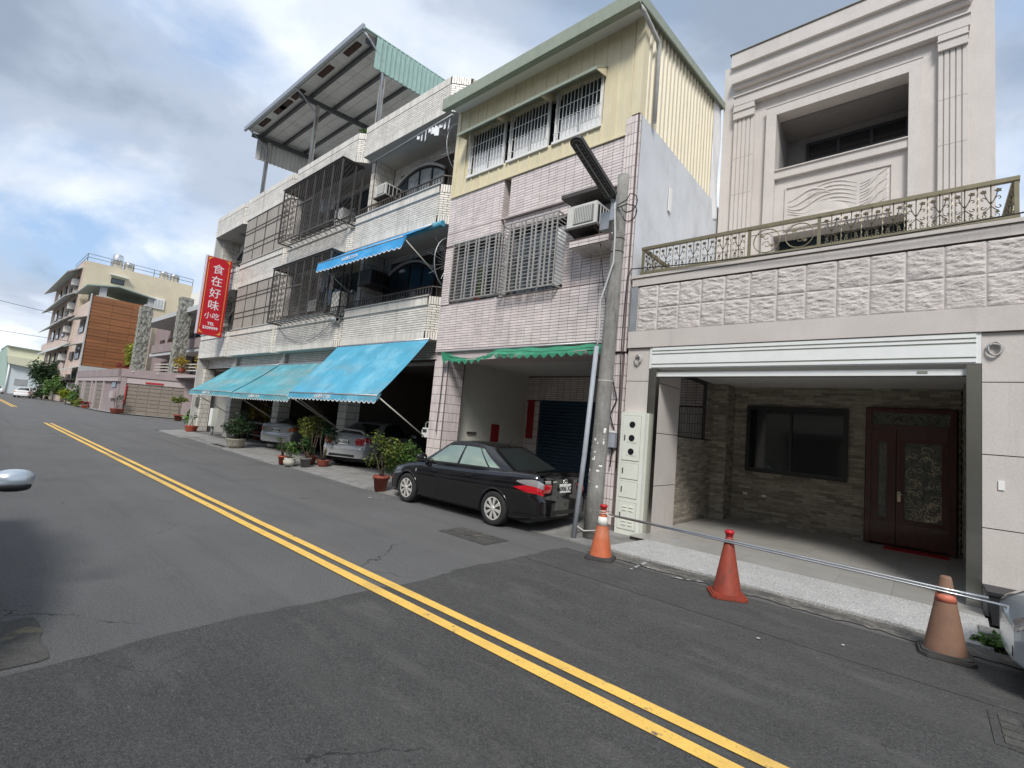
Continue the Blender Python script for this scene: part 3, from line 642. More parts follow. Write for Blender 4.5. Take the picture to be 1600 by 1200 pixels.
for cx in (-2.08, -1.60):
    b.tube([(cx+.2*math.cos(q/24*6.283), RY, 5.27+.2*math.sin(q/24*6.283)) for q in range(25)], .009, 6, caps=False)
    leafpatch(b, cx-.08, 5.36, .04, .4, RY); leafpatch(b, cx+.08, 5.18, .035, 1.4, RY)
    scroll(b, cx, 5.33, .07, 0, 1, 1, RY); scroll(b, cx, 5.2, .07, 3.1, 1, -1, RY)
b.cyl((-2.33, RY, 5.40), (-1.35, RY, 5.40), .006, n=6); b.build('ring_ornament', 'bronze_rail', rl)

# ================================================================ PINK TILED HOUSE with cream metal storey
ph = thing('pink_tiled_house', 'pink tiled house with cream corrugated metal top storey and open arcade', 'house', (-7.35, 8.4, 0))
PY = 8.4
MB().box(-10.2, -4.8, PY, 8.9, 3.7, 4.95).build('front_wall', 'pink_grout', ph)
MB().box(-10.2, -9.85, PY, 8.9, 4.95, 6.62).build('front_wall', 'pink_grout', ph)
MB().box(-10.2, -8.2, PY, 8.9, 6.62, 8.05).build('front_wall', 'pink_grout', ph)
MB().box(-8.1, -7.88, PY+.08, 8.9, 4.95, 7.0).build('front_wall', 'pink_grout', ph)
MB().box(-6.2, -4.8, PY+.08, 8.9, 4.95, 7.0).build('front_wall', 'pink_grout', ph)
MB().box(-7.88, -6.2, PY+.08, 8.9, 6.66, 7.0).build('front_wall', 'pink_grout', ph)
MB().box(-7.95, -4.8, PY, 8.9, 7.0, 8.05).build('front_wall', 'pink_grout', ph)
MB().box(-4.8, -4.5, PY-.03, 8.47, 3.45, 8.40).build('corner_pier', 'pink_grout', ph)
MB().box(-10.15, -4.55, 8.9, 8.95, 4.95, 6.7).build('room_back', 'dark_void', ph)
MB().box(-8.21, -7.94, 8.88, 8.94, 6.6, 8.05).build('slot_back', 'pink_grout', ph)
tile_wall(ph, (-10.2, PY, 3.72), X, Z, -Y, [(0, 5.4, 0, 1.23)], [], 'pink_tile_a', 'pink_tile_b', 150, gap=.012)
tile_wall(ph, (-10.2, PY, 4.96), X, Z, -Y, [(0, .35, 0, 1.66)], [], 'pink_tile_a', 'pink_tile_b', 0, gap=.012)
tile_wall(ph, (-10.2, PY, 6.63), X, Z, -Y, [(0, 2.0, 0, 1.42)], [], 'pink_tile_a', 'pink_tile_b', 0, gap=.012)
tile_wall(ph, (-8.2, PY, 6.63), Y, Z, X, [(0, .48, 0, 1.42)], [], 'pink_tile_a', 'pink_tile_b', 0, gap=.012)
tile_wall(ph, (-8.1, PY+.08, 4.96), X, Z, -Y, [(0, 3.3, 0, 2.03)], [(.22, 1.9, 0, 1.72)], 'pink_tile_a', 'pink_tile_b', 80, gap=.012)
tile_wall(ph, (-7.95, PY, 7.01), X, Z, -Y, [(0, 3.15, 0, 1.03)], [], 'pink_tile_a', 'pink_tile_b', 0, gap=.012)
tile_wall(ph, (-4.8, PY-.03, 3.46), Z, X, -Y, [(0, 4.92, 0, .30)], [], 'pink_tile_a', 'pink_tile_b', 70, gap=.012)
tile_wall(ph, (-4.5, PY-.03, 3.46), Z, Y, X, [(0, 4.92, 0, .10)], [], 'pink_tile_a', 'pink_tile_b', 0, gap=.012)
MB().box(-10.2, -4.8, PY-.018, PY+.06, 7.0-.03, 7.0).build('ledge', 'pink_plain', ph)
MB().box(-10.2, -4.8, PY-.025, 8.9, 3.655, 3.70).build('ledge', 'pink_plain', ph)
MB().box(-9.85, -8.1, PY-.012, 8.9, 4.90, 4.958).build('sill', 'pink_plain', ph)
# arcade
MB().box(-10.2, -4.8, PY+.05, 9.1, 3.42, 3.655).build('beam', 'pink_plain', ph)
MB().box(-10.2, -4.06, 9.1, 13.0, 3.52, 3.66).build('ceiling', 'ceiling_white', ph)
MB().box(-10.2, -9.62, 8.42, 9.0, .1, 3.42).build('pillar', 'pink_grout', ph)
MB().box(-4.95, -4.5, 8.42, 8.88, .02, 3.44).build('pillar', 'pink_grout', ph)
tile_wall(ph, (-10.2, 8.42, .12), Z, X, -Y, [(0, 3.3, 0, .58)], [], 'pink_tile_a', 'pink_tile_b', 0, gap=.012)
tile_wall(ph, (-9.62, 8.42, .12), Z, Y, X, [(0, 3.3, 0, .58)], [], 'pink_tile_a', 'pink_tile_b', 0, gap=.012)
tile_wall(ph, (-4.95, 8.42, .12), Z, X, -Y, [(0, 3.3, 0, .45)], [], 'pink_tile_a', 'pink_tile_b', 0, gap=.012)
tile_wall(ph, (-4.5, 8.42, .12), Z, Y, X, [(0, 3.3, 0, .45)], [], 'pink_tile_a', 'pink_tile_b', 0, gap=.012)
MB().box(-10.2, -9.95, 9.0, 12.2, .12, 3.52).build('side_wall', 'cream_wall', ph)
MB().box(-9.95, -4.06, 12.2, 12.4, .12, 3.52).build('back_wall', 'pink_grout', ph)
tile_wall(ph, (-9.95, 12.2, 2.75), X, Z, -Y, [(0, 5.85, 0, .78)], [], 'pink_tile_a', 'pink_tile_b', 0, gap=.012)
tile_wall(ph, (-9.95, 12.2, .15), Z, X, -Y, [(0, 2.55, 0, .55), (0, 2.55, 5.1, 5.85)], [], 'pink_tile_a', 'pink_tile_b', 0, gap=.012)
ns = MB().box(-9.35, -4.85, 12.17, 12.19, .12, 2.75).build('roller_shutter', 'navy_shutter', ph)
for k in range(26): MB().cyl((-9.33, 12.165, .18+k*.1), (-4.87, 12.165, .18+k*.1), .035, n=6).build('slat', 'navy_shutter', ns)
MB().box(-9.87, -9.60, 12.17, 12.185, 1.5, 2.75).build('couplet_strip', 'red_paper', ph)
MB().box(-9.945, -9.93, 10.6, 10.95, .95, 1.85).build('notice', 'red_paper', ph)
MB().box(-9.945, -9.90, 9.6, 9.95, 1.52, 1.57).build('bracket', 'dark_iron', ph)
# plaster party wall at the right
MB().box(-4.8, -4.5, 8.472, 13.3, 3.52, 8.41).build('party_wall', 'plaster_grey', ph)
MB().box(-4.48, -4.46, 9.9, 10.05, 6.95, 7.5).build('plaster_patch', 'white_paint', ph)
# metal storey: ribbed sheets
MB().box(-10.18, -4.62, 8.40, 8.6, 8.05, 8.5).build('sheet_core', 'cream_metal', ph)
MB().box(-10.18, -4.62, 8.40, 8.6, 9.74, 10.85).build('sheet_core', 'cream_metal', ph)
MB().box(-10.18, -9.62, 8.40, 8.6, 8.5, 9.74).build('sheet_core', 'cream_metal', ph)
MB().box(-5.42, -4.62, 8.40, 8.6, 8.5, 9.74).build('sheet_core', 'cream_metal', ph)
x = -10.10; k = 0
while x < -4.70:
    nxt = min(x+.335, -4.68)
    segs = [(8.06, 10.8)] if (nxt < -9.62 or x > -5.42) else [(8.06, 8.46), (9.76, 10.8)]
    for z0, z1 in segs:
        b = MB(); b.box(x+.002, nxt-.014, PY-.012, PY+.001, z0, z1)
        b.box(nxt-.03, nxt+.006, PY-.034, PY-.0115, z0, z1); b.box((x+nxt)/2-.012, (x+nxt)/2+.012, PY-.017, PY-.0115, z0, z1); b.build('metal_sheet', 'cream_metal', ph)
    x = nxt; k += 1
MB().box(-10.22, -10.10, PY-.045, 8.62, 8.03, 10.85).build('corner_trim', 'cream_metal', ph)
MB().box(-4.68, -4.50, PY-.045, 8.58, 8.41, 10.75).build('corner_trim', 'cream_metal', ph)
MB().box(-10.22, -4.80, PY-.05, PY+.02, 8.02, 8.06).build('bottom_trim', 'cream_metal', ph)
ys = 8.6
MB().box(-4.62, -4.55, 8.58, 12.5, 8.41, 10.65).build('sheet_core', 'cream_metal_side', ph)
k = 0
while ys < 12.45:
    b = MB(); y1 = min(ys+.2, 12.5); zt = 10.50+(ys-7.85)*.135
    b.hexa([(-4.56, ys+.03, 8.42), (-4.56, ys+.17, 8.42), (-4.505, ys+.14, 8.42), (-4.505, ys+.06, 8.42), (-4.56, ys+.03, zt), (-4.56, ys+.17, zt+.02), (-4.505, ys+.14, zt+.02), (-4.505, ys+.06, zt)][::1]); b.build('metal_rib', 'cream_metal_side', ph); ys += .2
b = MB(); b.prism([(8.58, 10.6), (12.5, 10.6), (12.5, 11.16), (8.58, 10.58)], 'x', -4.61, -4.56); b.build('gable_sheet', 'cream_metal_side', ph)
# roof
def roofz(y): return 10.60+(y-7.85)*.135
b = MB(); b.prism([(7.885, roofz(7.885)), (13.2, roofz(13.2)), (13.2, roofz(13.2)+.05), (7.885, roofz(7.885)+.05)], 'x', -10.25, -4.42); rf = b.build('roof', 'sage_trim', ph)
MB().box(-10.30, -4.38, 7.80, 7.88, roofz(7.85)-.22, roofz(7.85)+.09).build('gutter', 'sage_trim', rf)
MB().box(-10.28, -4.40, 7.882, 7.97, roofz(7.85)-.21, roofz(7.85)-.17).build('gutter_bottom', 'sage_trim', rf)
b = MB(); b.prism([(7.885, roofz(7.885)-.14), (13.2, roofz(13.2)-.10), (13.2, roofz(13.2)+.075), (7.885, roofz(7.885)+.085)], 'x', -4.42, -4.385); b.build('barge_board', 'sage_trim', rf)
b = MB(); b.prism([(7.98, roofz(7.98)-.10), (8.42, roofz(8.4)-.10), (8.42, roofz(8.4)-.005), (7.98, roofz(7.98)-.005)], 'x', -10.2, -4.5); b.build('soffit', 'white_paint', rf)
MB().tube([(-4.45, 7.95, 10.44), (-4.40, 8.05, 10.36), (-4.40, 8.75, 10.20), (-4.42, 8.85, 10.05), (-4.42, 8.85, 8.43)], .045, 10).build('downpipe', 'cable_grey', ph)
# metal storey windows: dark opening, curtains, white grille, little awnings
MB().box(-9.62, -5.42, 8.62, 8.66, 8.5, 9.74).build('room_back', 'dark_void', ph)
wx = [(-9.60, -8.30), (-8.14, -6.88), (-6.70, -5.44)]
for a, c in wx:
    fr = MB(); fr.box(a, a+.05, 8.36, 8.42, 8.5, 9.74); fr.box(c-.05, c, 8.36, 8.42, 8.5, 9.74); fr.box(a-.03, c+.03, 8.33, 8.42, 8.44, 8.50)
    fr = fr.build('window', 'white_paint', ph)
    MB().box(a+.05, c-.05, 8.50, 8.515, 8.5, 9.74).build('pane', 'glass_film', fr)
    b = MB(); m = (a+c)/2; b.grid(lambda s, t: (a+.08+(c-a-.16)*s, 8.485+.008*math.sin(s*60), 8.5+.60*t), 50, 2); b.build('curtain', 'white_film', fr)
    MB().box(m-.02, m+.02, 8.44, 8.48, 8.5, 9.74).build('mullion', 'frame_alu', fr)
    b = MB(); nb = 12
    for k in range(nb+1): b.cyl((a+.03+(c-a-.06)*k/nb, 8.34, 8.5), (a+.03+(c-a-.06)*k/nb, 8.34, 9.72), .009, n=5)
    for z in (8.68, 9.0, 9.3): b.cyl((a, 8.335, z), (c, 8.335, z), .008, n=5)
    b.build('grille', 'white_paint', fr)
for (a, c) in ((-9.72, -8.28), (-8.27, -6.86), (-6.85, -5.36)):
    aw = MB(); aw.prism([(7.97, 9.53), (8.37, 9.80), (8.37, 9.83), (7.95, 9.56)], 'x', a, c); aw.prism([(7.945, 9.49), (7.97, 9.49), (7.97, 9.56), (7.945, 9.56)], 'x', a, c)
    aw = aw.build('window_awning', 'sage_trim', ph)
    for xx in (a+.01, c-.03): b = MB(); b.prism([(7.98, 9.50), (8.36, 9.58), (8.36, 9.79), (7.98, 9.535)], 'x', xx, xx+.02); b.build('awning_cheek', 'cream_metal', aw)
# grilles over the two first-floor windows
def grille(a, c, z0, z1, y, dep, cols, name):
    g = MB(); n = len(cols)
    for xx in (a, c): g.bar((xx, y, z0), (xx, y, z1), .03, .03)
    for z in (z0, z1): g.bar((a, y, z), (c, y, z), .03, .03); g.bar((a, y+dep, z), (c, y+dep, z), .03, .03)
    for xx in (a, c):
        for z in (z0, z1): g.bar((xx, y, z), (xx, y+dep, z), .03, .03)
    g = g.build(name, 'old_alu', ph)
    for xx in cols: MB().box(xx-.022, xx+.022, y-.012, y+.012, z0, z1).build('upright', 'old_alu', g)
    b = MB(); nz = int((z1-z0)/.085); sp = sorted(cols)
    for k in range(1, nz):
        z = z0+(z1-z0)*k/nz; b.box(a, c, y-.004, y+.01, z-.008, z+.008)
        for xx in (a, c): b.box(xx-.006, xx+.006, y, y+dep, z-.008, z+.008)
    b.build('rungs', 'old_alu', g); return g
grille(-9.80, -8.13, 5.03, 6.60, 8.33, .1, [-9.6, -9.33, -9.22, -8.95, -8.84, -8.57, -8.46, -8.24], 'window_grille')
grille(-7.86, -6.22, 4.97, 6.64, 8.16, .32, [-7.62, -7.5, -7.28, -7.16, -6.94, -6.82, -6.62, -6.5, -6.36], 'window_grille')
for (a, c, z0, z1) in ((-9.85, -8.12, 4.96, 6.62), (-7.87, -6.21, 4.98, 6.65)):
    wn = MB(); 
    for xx in (a, (a+c)/2-.03, c-.06): wn.box(xx, xx+.06, 8.62, 8.70, z0, z1)
    wn.box(a, c, 8.61, 8.69, z0+.95, z0+1.0); wn = wn.build('window', 'frame_alu', ph)
    MB().box(a, c, 8.66, 8.675, z0, z1).build('pane', 'glass_film', wn)
b = MB(); b.grid(lambda s, t: (-6.55+.3*s, 8.60+.01*math.sin(s*40), 5.1+1.4*t), 16, 3); b.build('curtain', 'white_film', ph)
# shelf and hood for the air conditioner
MB().box(-5.72, -4.80, 7.98, PY+.08, 5.62, 5.80).build('ac_shelf', 'pink_grout', ph)
tile_wall(ph, (-5.72, 7.98, 5.625), X, Z, -Y, [(0, .92, 0, .18)], [], 'pink_tile_a', 'pink_tile_b', 0, gap=.012)
b = MB()
for i in range(4):
    for j in range(7): b.tint = rng.random(); b.box(-5.72+i*.232, -5.72+i*.232+.222, 7.99+j*.07, 7.99+j*.07+.06, 5.612, 5.6205)
b.build('shelf_tiles', 'pink_tile_b', ph, tint=True)
MB().box(-5.90, -4.90, 7.80, PY+.08, 6.66, 6.74).build('ac_hood', 'dark_iron', ph)
# wrapped white strip between houses
b = MB(); b.grid(lambda s, t: (-4.49-.02*math.sin(t*9+s*5), 12.5+.56*s, 7.9+3.35*t+.12*s+.04*math.sin(s*7)), 8, 24); b.build('weather_wrap', 'white_film', ph)

# ================================================================ WHITE TILED ROW
def arc_window(parent, x0, x1, z0, zs, rise, y, wide):
    """arched window: dark frame and panes, tiled arch lip"""
    n = 12; top = [(x0+(x1-x0)*k/n, zs+rise*(1-(2*k/n-1)**2)) for k in range(n+1)]
    f = MB()
    f.tube([(p[0], y, p[1]) for p in top], .035, 5)
    for xx in [x0+(x1-x0)*k/4 for k in range(5)]:
        zt = zs+rise*(1-(2*(xx-x0)/(x1-x0)-1)**2); f.box(xx-.03, xx+.03, y-.03, y+.03, z0, zt)
    f.box(x0, x1, y-.028, y+.028, z0+.62*(zs-z0), z0+.62*(zs-z0)+.06); f.box(x0, x1, y-.03, y+.03, z0-.03, z0+.03)
    f = f.build('window', 'frame_black', parent)
    for k in range(4):
        a, c = x0+(x1-x0)*k/4+.03, x0+(x1-x0)*(k+1)/4-.03
        pts = [(a, z0+.03), (c, z0+.03)]+[(q, zs-.02+rise*(1-(2*(q-x0)/(x1-x0)-1)**2)) for q in (c, (a+c)/2, a)]
        b = MB(); b.prism(pts, 'y', y+.005, y+.015); b.build('pane', 'glass_film' if wide != 'pale' or k < 1 else 'carved_pale', f)
    b = MB()
    b.tube([(p[0], y-.05, p[1]+.08) for p in top], .05, 6); b.build('arch_lip', 'soffit', parent)
M('carved_pale', (.32, .34, .33), .12, var=.3, scale=3, spec=.8)
def balcony(parent, x0, x1, z0, z1, indiv, cap=True, top=False):
    xc = x1-.50; yb = 8.4
    poly = [(x0+.02, yb), (xc, yb), (x1-.06, yb+.44), (x1-.06, 9.6), (x0+.02, 9.6)]
    b = MB(); b.prism(poly, 'z', z0, z0+.12); b.build('balcony_slab', 'soffit', parent)
    pw = .12
    b = MB(); inner = [(x0+.02+pw, yb+pw), (xc-.05, yb+pw), (x1-.06-pw, yb+.44+.05), (x1-.06-pw, 9.6)]
    outer = [(x0+.02, yb), (xc, yb), (x1-.06, yb+.44), (x1-.06, 9.6)]
    for k in range(3):
        (p, q), (r, s) = (outer[k], outer[k+1]), (inner[k], inner[k+1])
        b.hexa([(p[0], p[1], z0+.002), (q[0], q[1], z0+.002), (s[0], s[1], z0+.002), (r[0], r[1], z0+.002), (p[0], p[1], z1), (q[0], q[1], z1), (s[0], s[1], z1), (r[0], r[1], z1)])
    b.hexa([(x0+.02, yb, z0+.002), (x0+.02+pw, yb+pw, z0+.002), (x0+.02+pw, 9.6, z0+.002), (x0+.02, 9.6, z0+.002), (x0+.02, yb, z1), (x0+.02+pw, yb+pw, z1), (x0+.02+pw, 9.6, z1), (x0+.02, 9.6, z1)])
    b.build('balcony_parapet', 'white_grout', parent)
    W = xc-x0-.02; hh = z1-z0
    D = (Vector((x1-.06, yb+.44, 0))-Vector((xc, yb, 0))); dl = D.length; D.normalize(); nD = Vector((D.y, -D.x, 0))
    faces = [((x0+.02, yb, z0), X, -Y, W), ((xc, yb, z0), D, nD, dl), ((x1-.06, yb+.44, z0), Y, X, 9.6-yb-.44)]
    for k, (o, u, nn, ln) in enumerate(faces):
        o = Vector(o)
        tile_wall(parent, o+u*.004, u, Z, nn, [(0, ln-.008, .24, hh-.235 if cap else hh-.24)], [], 'white_tile_a', 'white_tile_b', indiv if k == 0 else 0, bond=1)
        # soldier courses, bottom and top
        tile_wall(parent, o+u*.004, Z, u, nn, [(.005, .235, 0, ln-.008), (hh-.232, hh-.002, 0, ln-.008)], [], 'white_tile_a', 'white_tile_b', 0, proud=.012)
    if cap:
        b = MB(); b.box(x0+.0, xc+.02, yb-.05, yb+.02, z1-.265, z1-.24); b.build('drip_edge', 'soffit', parent)
        b = MB(); b.hexa([(x0, yb-.05, z1+.002), (xc+.03, yb-.05, z1+.002), (xc-.05, yb+pw+.02, z1+.002), (x0, yb+pw+.02, z1+.002), (x0, yb-.05, z1+.03), (xc+.03, yb-.05, z1+.03), (xc-.05, yb+pw+.02, z1+.03), (x0, yb+pw+.02, z1+.03)]); b.build('cap', 'soffit', parent)
    return xc
def low_rail(parent, x0, xc, x1, z, h):
    b = MB(); y = 8.46
    b.bar((x0+.05, y, z+h), (xc, y, z+h), .04, .03); b.bar((xc, y, z+h), (x1-.12, y+.42, z+h), .04, .03); b.bar((x0+.05, y, z+.05), (xc, y, z+.05), .03, .02)
    n = int((xc-x0)/.13)
    for k in range(n+1): xx = x0+.06+(xc-x0-.06)*k/n; b.box(xx-.011, xx+.011, y-.011, y+.011, z, z+h)
    for k in range(1, 4): t = k/4; b.cyl((xc+(x1-.12-xc)*t, y+.42*t, z), (xc+(x1-.12-xc)*t, y+.42*t, z+h), .011, n=5)
    b.build('balcony_rail', 'brown_iron', parent)
def white_house(x0, x1, label, kind, indiv):
    t = thing('white_tiled_house', label, 'house', ((x0+x1)/2, 8.4, 0), 'row of white tiled houses')
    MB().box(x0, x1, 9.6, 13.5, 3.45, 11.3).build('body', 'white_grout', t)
    MB().box(x0-.001, x1+.001, 9.0, 13.4, 11.3, 11.45).build('roof_slab', 'soffit', t)
    MB().box(x0+.3, x1, 8.9, 9.6, 3.55, 4.04).build('beam', 'white_grout', t)
    tile_wall(t, (x0+.3, 8.9, 3.56), X, Z, -Y, [(0, x1-x0-.3, 0, .48)], [], 'white_tile_a', 'white_tile_b', 0, bond=1)
    for (z0, z1) in ((5.35, 7.45), (8.66, 10.9)):
        h = [(.42, 3.5, 0, 1.86)] if kind in ('open', 'end') else []
        tile_wall(t, (x0+.25, 9.6, z0), X, Z, -Y, [(0, x1-x0-.3, 0, z1-z0)], h, 'white_tile_a', 'white_tile_b', 0, bond=1)
    for z0, z1 in ((3.45, 7.44), (7.58, 10.9)): 
        MB().box(x0-.02, x0+.24, 8.80, 9.6, z0, z1).build('fin_wall', 'white_grout', t)
        tile_wall(t, (x0-.02, 8.80, z0), Z, X, -Y, [(0, z1-z0, 0, .26)], [], 'white_tile_a', 'white_tile_b', 0)
        tile_wall(t, (x0+.24, 8.80, z0), Z, Y, X, [(0, z1-z0, 0, .8)], [], 'white_tile_a', 'white_tile_b', 0)
    xc = balcony(t, x0, x1, 4.05, 5.30, indiv[0]); balcony(t, x0, x1, 7.45, 8.63, indiv[1]); balcony(t, x0, x1, 10.88, 12.0, indiv[2], cap=False)
    # ground floor
    MB().box(x0-.25, x0+.30, 8.75, 9.25, .12, 3.55).build('pillar', 'white_grout', t)
    tile_wall(t, (x0-.25, 8.75, .14), Z, X, -Y, [(0, 3.4, 0, .55)], [], 'white_tile_a', 'white_tile_b', 0)
    tile_wall(t, (x0+.30, 8.75, .14), Z, Y, X, [(0, 3.4, 0, .5)], [], 'white_tile_a', 'white_tile_b', 0)
    MB().box(x0+.05, x1, 9.25, 13.0, 3.5, 3.56).build('arcade_ceiling', 'soffit', t)
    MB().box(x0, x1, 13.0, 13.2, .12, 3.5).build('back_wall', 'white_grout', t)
    s = MB().box(x0+.9, x1-.5, 12.93, 12.98, .12, 2.9).build('roller_shutter', 'navy_shutter', t)
    for k in range(14): MB().box(x0+.95, x1-.55, 12.91, 12.931, .2+k*.2, .2+k*.2+.12).build('slat', 'navy_shutter', s)
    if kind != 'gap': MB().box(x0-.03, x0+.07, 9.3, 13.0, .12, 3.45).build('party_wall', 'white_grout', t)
    return t, xc
w3, xc3 = white_house(-15.3, -10.25, 'white tiled house with blue awnings and spiked fan guards beside pink house', 'open', (180, 120, 0))
w2, xc2 = white_house(-20.6, -15.3, 'white tiled house with dark mesh cages over both balconies', 'cage', (0, 0, 0))
w1, xc1 = white_house(-25.9, -20.6, 'white tiled house with balconies closed by beige louvred panels', 'louvre', (0, 0, 0))
w0, xc0 = white_house(-30.3, -25.9, 'end white tiled house with open arched balconies beside the red sign', 'end', (0, 0, 0))
for t, x0, x1, xc in ((w3, -15.3, -10.25, xc3), (w0, -30.3, -25.9, xc0)):
    arc_window(t, x0+.55, x0+3.3, 5.35, 6.55, .45, 9.5, 'dark'); arc_window(t, x0+.55, x0+3.3, 8.72, 9.95, .45, 9.5, 'pale')
    low_rail(t, x0, xc, x1, 5.335, .26); low_rail(t, x0, xc, x1, 8.665, .26)
MB().box(-30.32, -30.22, 8.42, 13.4, .12, 11.3).build('end_wall', 'soffit', w0)
MB().cyl((-28.1, 9.0, 10.875), (-28.1, 9.0, 10.80), .16, n=14).build('soffit_lamp', 'frame_alu', w0)
# louvred closures on w1
for z0, z1 in ((5.335, 7.44), (8.665, 10.87)):
    lb = MB(); lb.box(-25.85, xc1, 8.45, 8.50, z0, z1); lb.hexa([(xc1, 8.45, z0), (-20.7, 8.86, z0), (-20.72, 8.9, z0), (xc1, 8.5, z0), (xc1, 8.45, z1), (-20.7, 8.86, z1), (-20.72, 8.9, z1), (xc1, 8.5, z1)])
    lb = lb.build('louvre_closure', 'louvre_beige', w1)
    n = 26
    for k in range(n): xx = -25.83+(xc1+25.8)*k/n; MB().box(xx, xx+.12, 8.425, 8.449, z0+.02, z1-.02).build('panel_strip', 'louvre_beige', lb)
    for zz in (z0+.55, z0+.80, z0+1.45, z0+1.62): MB().box(-25.85, xc1, 8.405, 8.428, zz, zz+.025).build('rail', 'brown_iron', lb)
    for xx in (-24.6, -23.4, -22.2): MB().box(xx, xx+.03, 8.40, 8.428, z0, z1).build('stile', 'brown_iron', lb)
# mesh cages on w2
def cage(z0, z1):
    a, c, y0, y1 = -20.2, -15.58, 7.82, 8.62
    g = MB()
    for (p, q) in (((a, y0), (c, y0)), ((c, y0), (c, y1)), ((a, y0), (a, y1))):
        for z in (z0, z1): g.bar((p[0], p[1], z), (q[0], q[1], z), .05, .05)
    g.box(a-.06, c+.06, y0-.06, y1, z1+.03, z1+.05)
    for xx in (a, c): g.bar((xx, y0, z0), (xx, y0, z1), .05, .05); g.bar((xx, y1, z0), (xx, y1, z1), .05, .05)
    g.bar((c, (y0+y1)/2+.1, z0), (c, (y0+y1)/2+.1, z1), .045, .045)
    g = g.build('balcony_cage', 'dark_iron', w2)
    for k in range(1, 7): xx = a+(c-a)*k/7; MB().bar((xx, y0, z0), (xx, y0, z1), .045, .03).build('upright', 'brown_iron', g)
    MB().bar((a+1.3, y0-.01, z0+1.25), (a+2.6, y0-.01, z0+1.25), .04, .05).build('crossbar', 'brown_iron', g)
    b = MB()                                     # diamond mesh
    def diamonds(P0, U, ln):
        hh = z1-z0; st = .135; k = -int(hh/1.7/st)-1
        while k*st < ln+hh/1.7:
            for sg in (1, -1):
                s0 = k*st; ps = []
                for zz in (0, hh):
                    ps.append((s0+sg*zz/1.7 if sg > 0 else s0+hh/1.7-zz/1.7, zz))
                (sa, za), (sb, zb) = ps
                lo, hi = 0.0, 1.0; d = sb-sa
                if abs(d) > 1e-6:
                    t0, t1 = (0-sa)/d, (ln-sa)/d; lo, hi = max(lo, min(t0, t1)), min(hi, max(t0, t1))
                if hi-lo > .01:
                    p = P0+U*(sa+d*lo)+Z*(z0+(zb-za)*lo); q = P0+U*(sa+d*hi)+Z*(z0+(zb-za)*hi); b.bar(p, q, .009, .009, up=(U.y, U.x, .01))
            k += 1
    diamonds(Vector((a+(c-a)*2/7, y0, 0)), X, (c-a)*5/7); diamonds(Vector((c, y0, 0)), Y, y1-y0)
    b.build('diamond_mesh', 'dark_iron', g)
    b = MB()                                     # scroll panel at the left end
    for k in range(9):
        zz = z0+.15+k*.23
        for xx in (a+.18, a+.42, a+.85, a+1.1): scroll(b, xx, zz, .09, k, 1.1, 1 if k % 2 else -1, y0, .012)
    for xx in (a+.3, a+.62, a+.97): b.box(xx-.01, xx+.01, y0-.01, y0+.01, z0, z1)
    b.build('scroll_panel', 'brown_iron', g)
    b = MB()
    for k in range(12):
        xx = a+.3+(c-a-.5)*k/11; b.tube([(xx, y0, z0), (xx+.02, y0+.25, z0-.03), (xx+.03, y0+.45, z0+.02), (xx+.03, y0+.62, z0-.05)], .014, 5)
    b.build('bracket', 'dark_iron', g)
cage(5.13, 7.33); cage(8.46, 10.66)
for z0 in (5.34, 8.68):
    low_rail(w2, -20.6, xc2, -15.3, z0-.005, .2)
    wn = MB()
    for xx in (-19.6, -18.6, -17.6, -16.6): wn.box(xx, xx+.06, 9.5, 9.585, z0, z0+1.9)
    wn.box(-19.6, -16.54, 9.5, 9.585, z0+1.9, z0+1.96); wn = wn.build('window', 'frame_alu', w2)
    for xx in (-19.54, -18.54, -17.54): MB().box(xx, xx+.94, 9.54, 9.555, z0, z0+1.9).build('pane', 'glass_film', wn)
# fan guards on the right of w3
for z in (6.3, 9.75):
    b = MB(); cx, cy = -10.42, 8.7
    for k in range(15):
        a = R(70+k*15); L = .55+.25*math.sin(k*2.1); b.cyl((cx, cy, z), (cx+.05*math.cos(k), cy+math.cos(a)*L-.05, z+math.sin(a)*L), .009, .005, n=5)
    b.tube([(cx, cy+.52*math.cos(R(70+k*14)), z+.72*math.sin(R(70+k*14))) for k in range(17)], .014, 6); b.build('fan_guard', 'galv', w3)
b = MB(); b.tube([(-15.0, 8.52, 10.62), (-10.5, 8.36, 10.66)], .03, 8); b.build('awning_roller', 'frame_alu', w3)
for k in range(9):
    b = MB(); xx = -12.2+k*.18; b.grid(lambda s, t: (xx+.14*s, 8.40+.03*math.sin(s*3+k), 10.62-(.12+.1*(k % 3))*t), 4, 3); b.build('torn_canvas', 'white_film', w3)
# low roof structure behind the pink house roof
r4 = thing('rooftop_shed', 'white rooftop eave showing behind the cream metal house roof', 'shed', (-9.5, 12.0, 11.4))
b = MB(); b.prism([(11.0, 12.55), (15.0, 12.9), (15.0, 13.0), (11.0, 12.68)], 'x', -12.4, -7.8); b.build('roof', 'white_paint', r4)
MB().box(-12.2, -8.0, 11.3, 14.8, 11.4, 12.54).build('wall', 'cream_wall', r4)
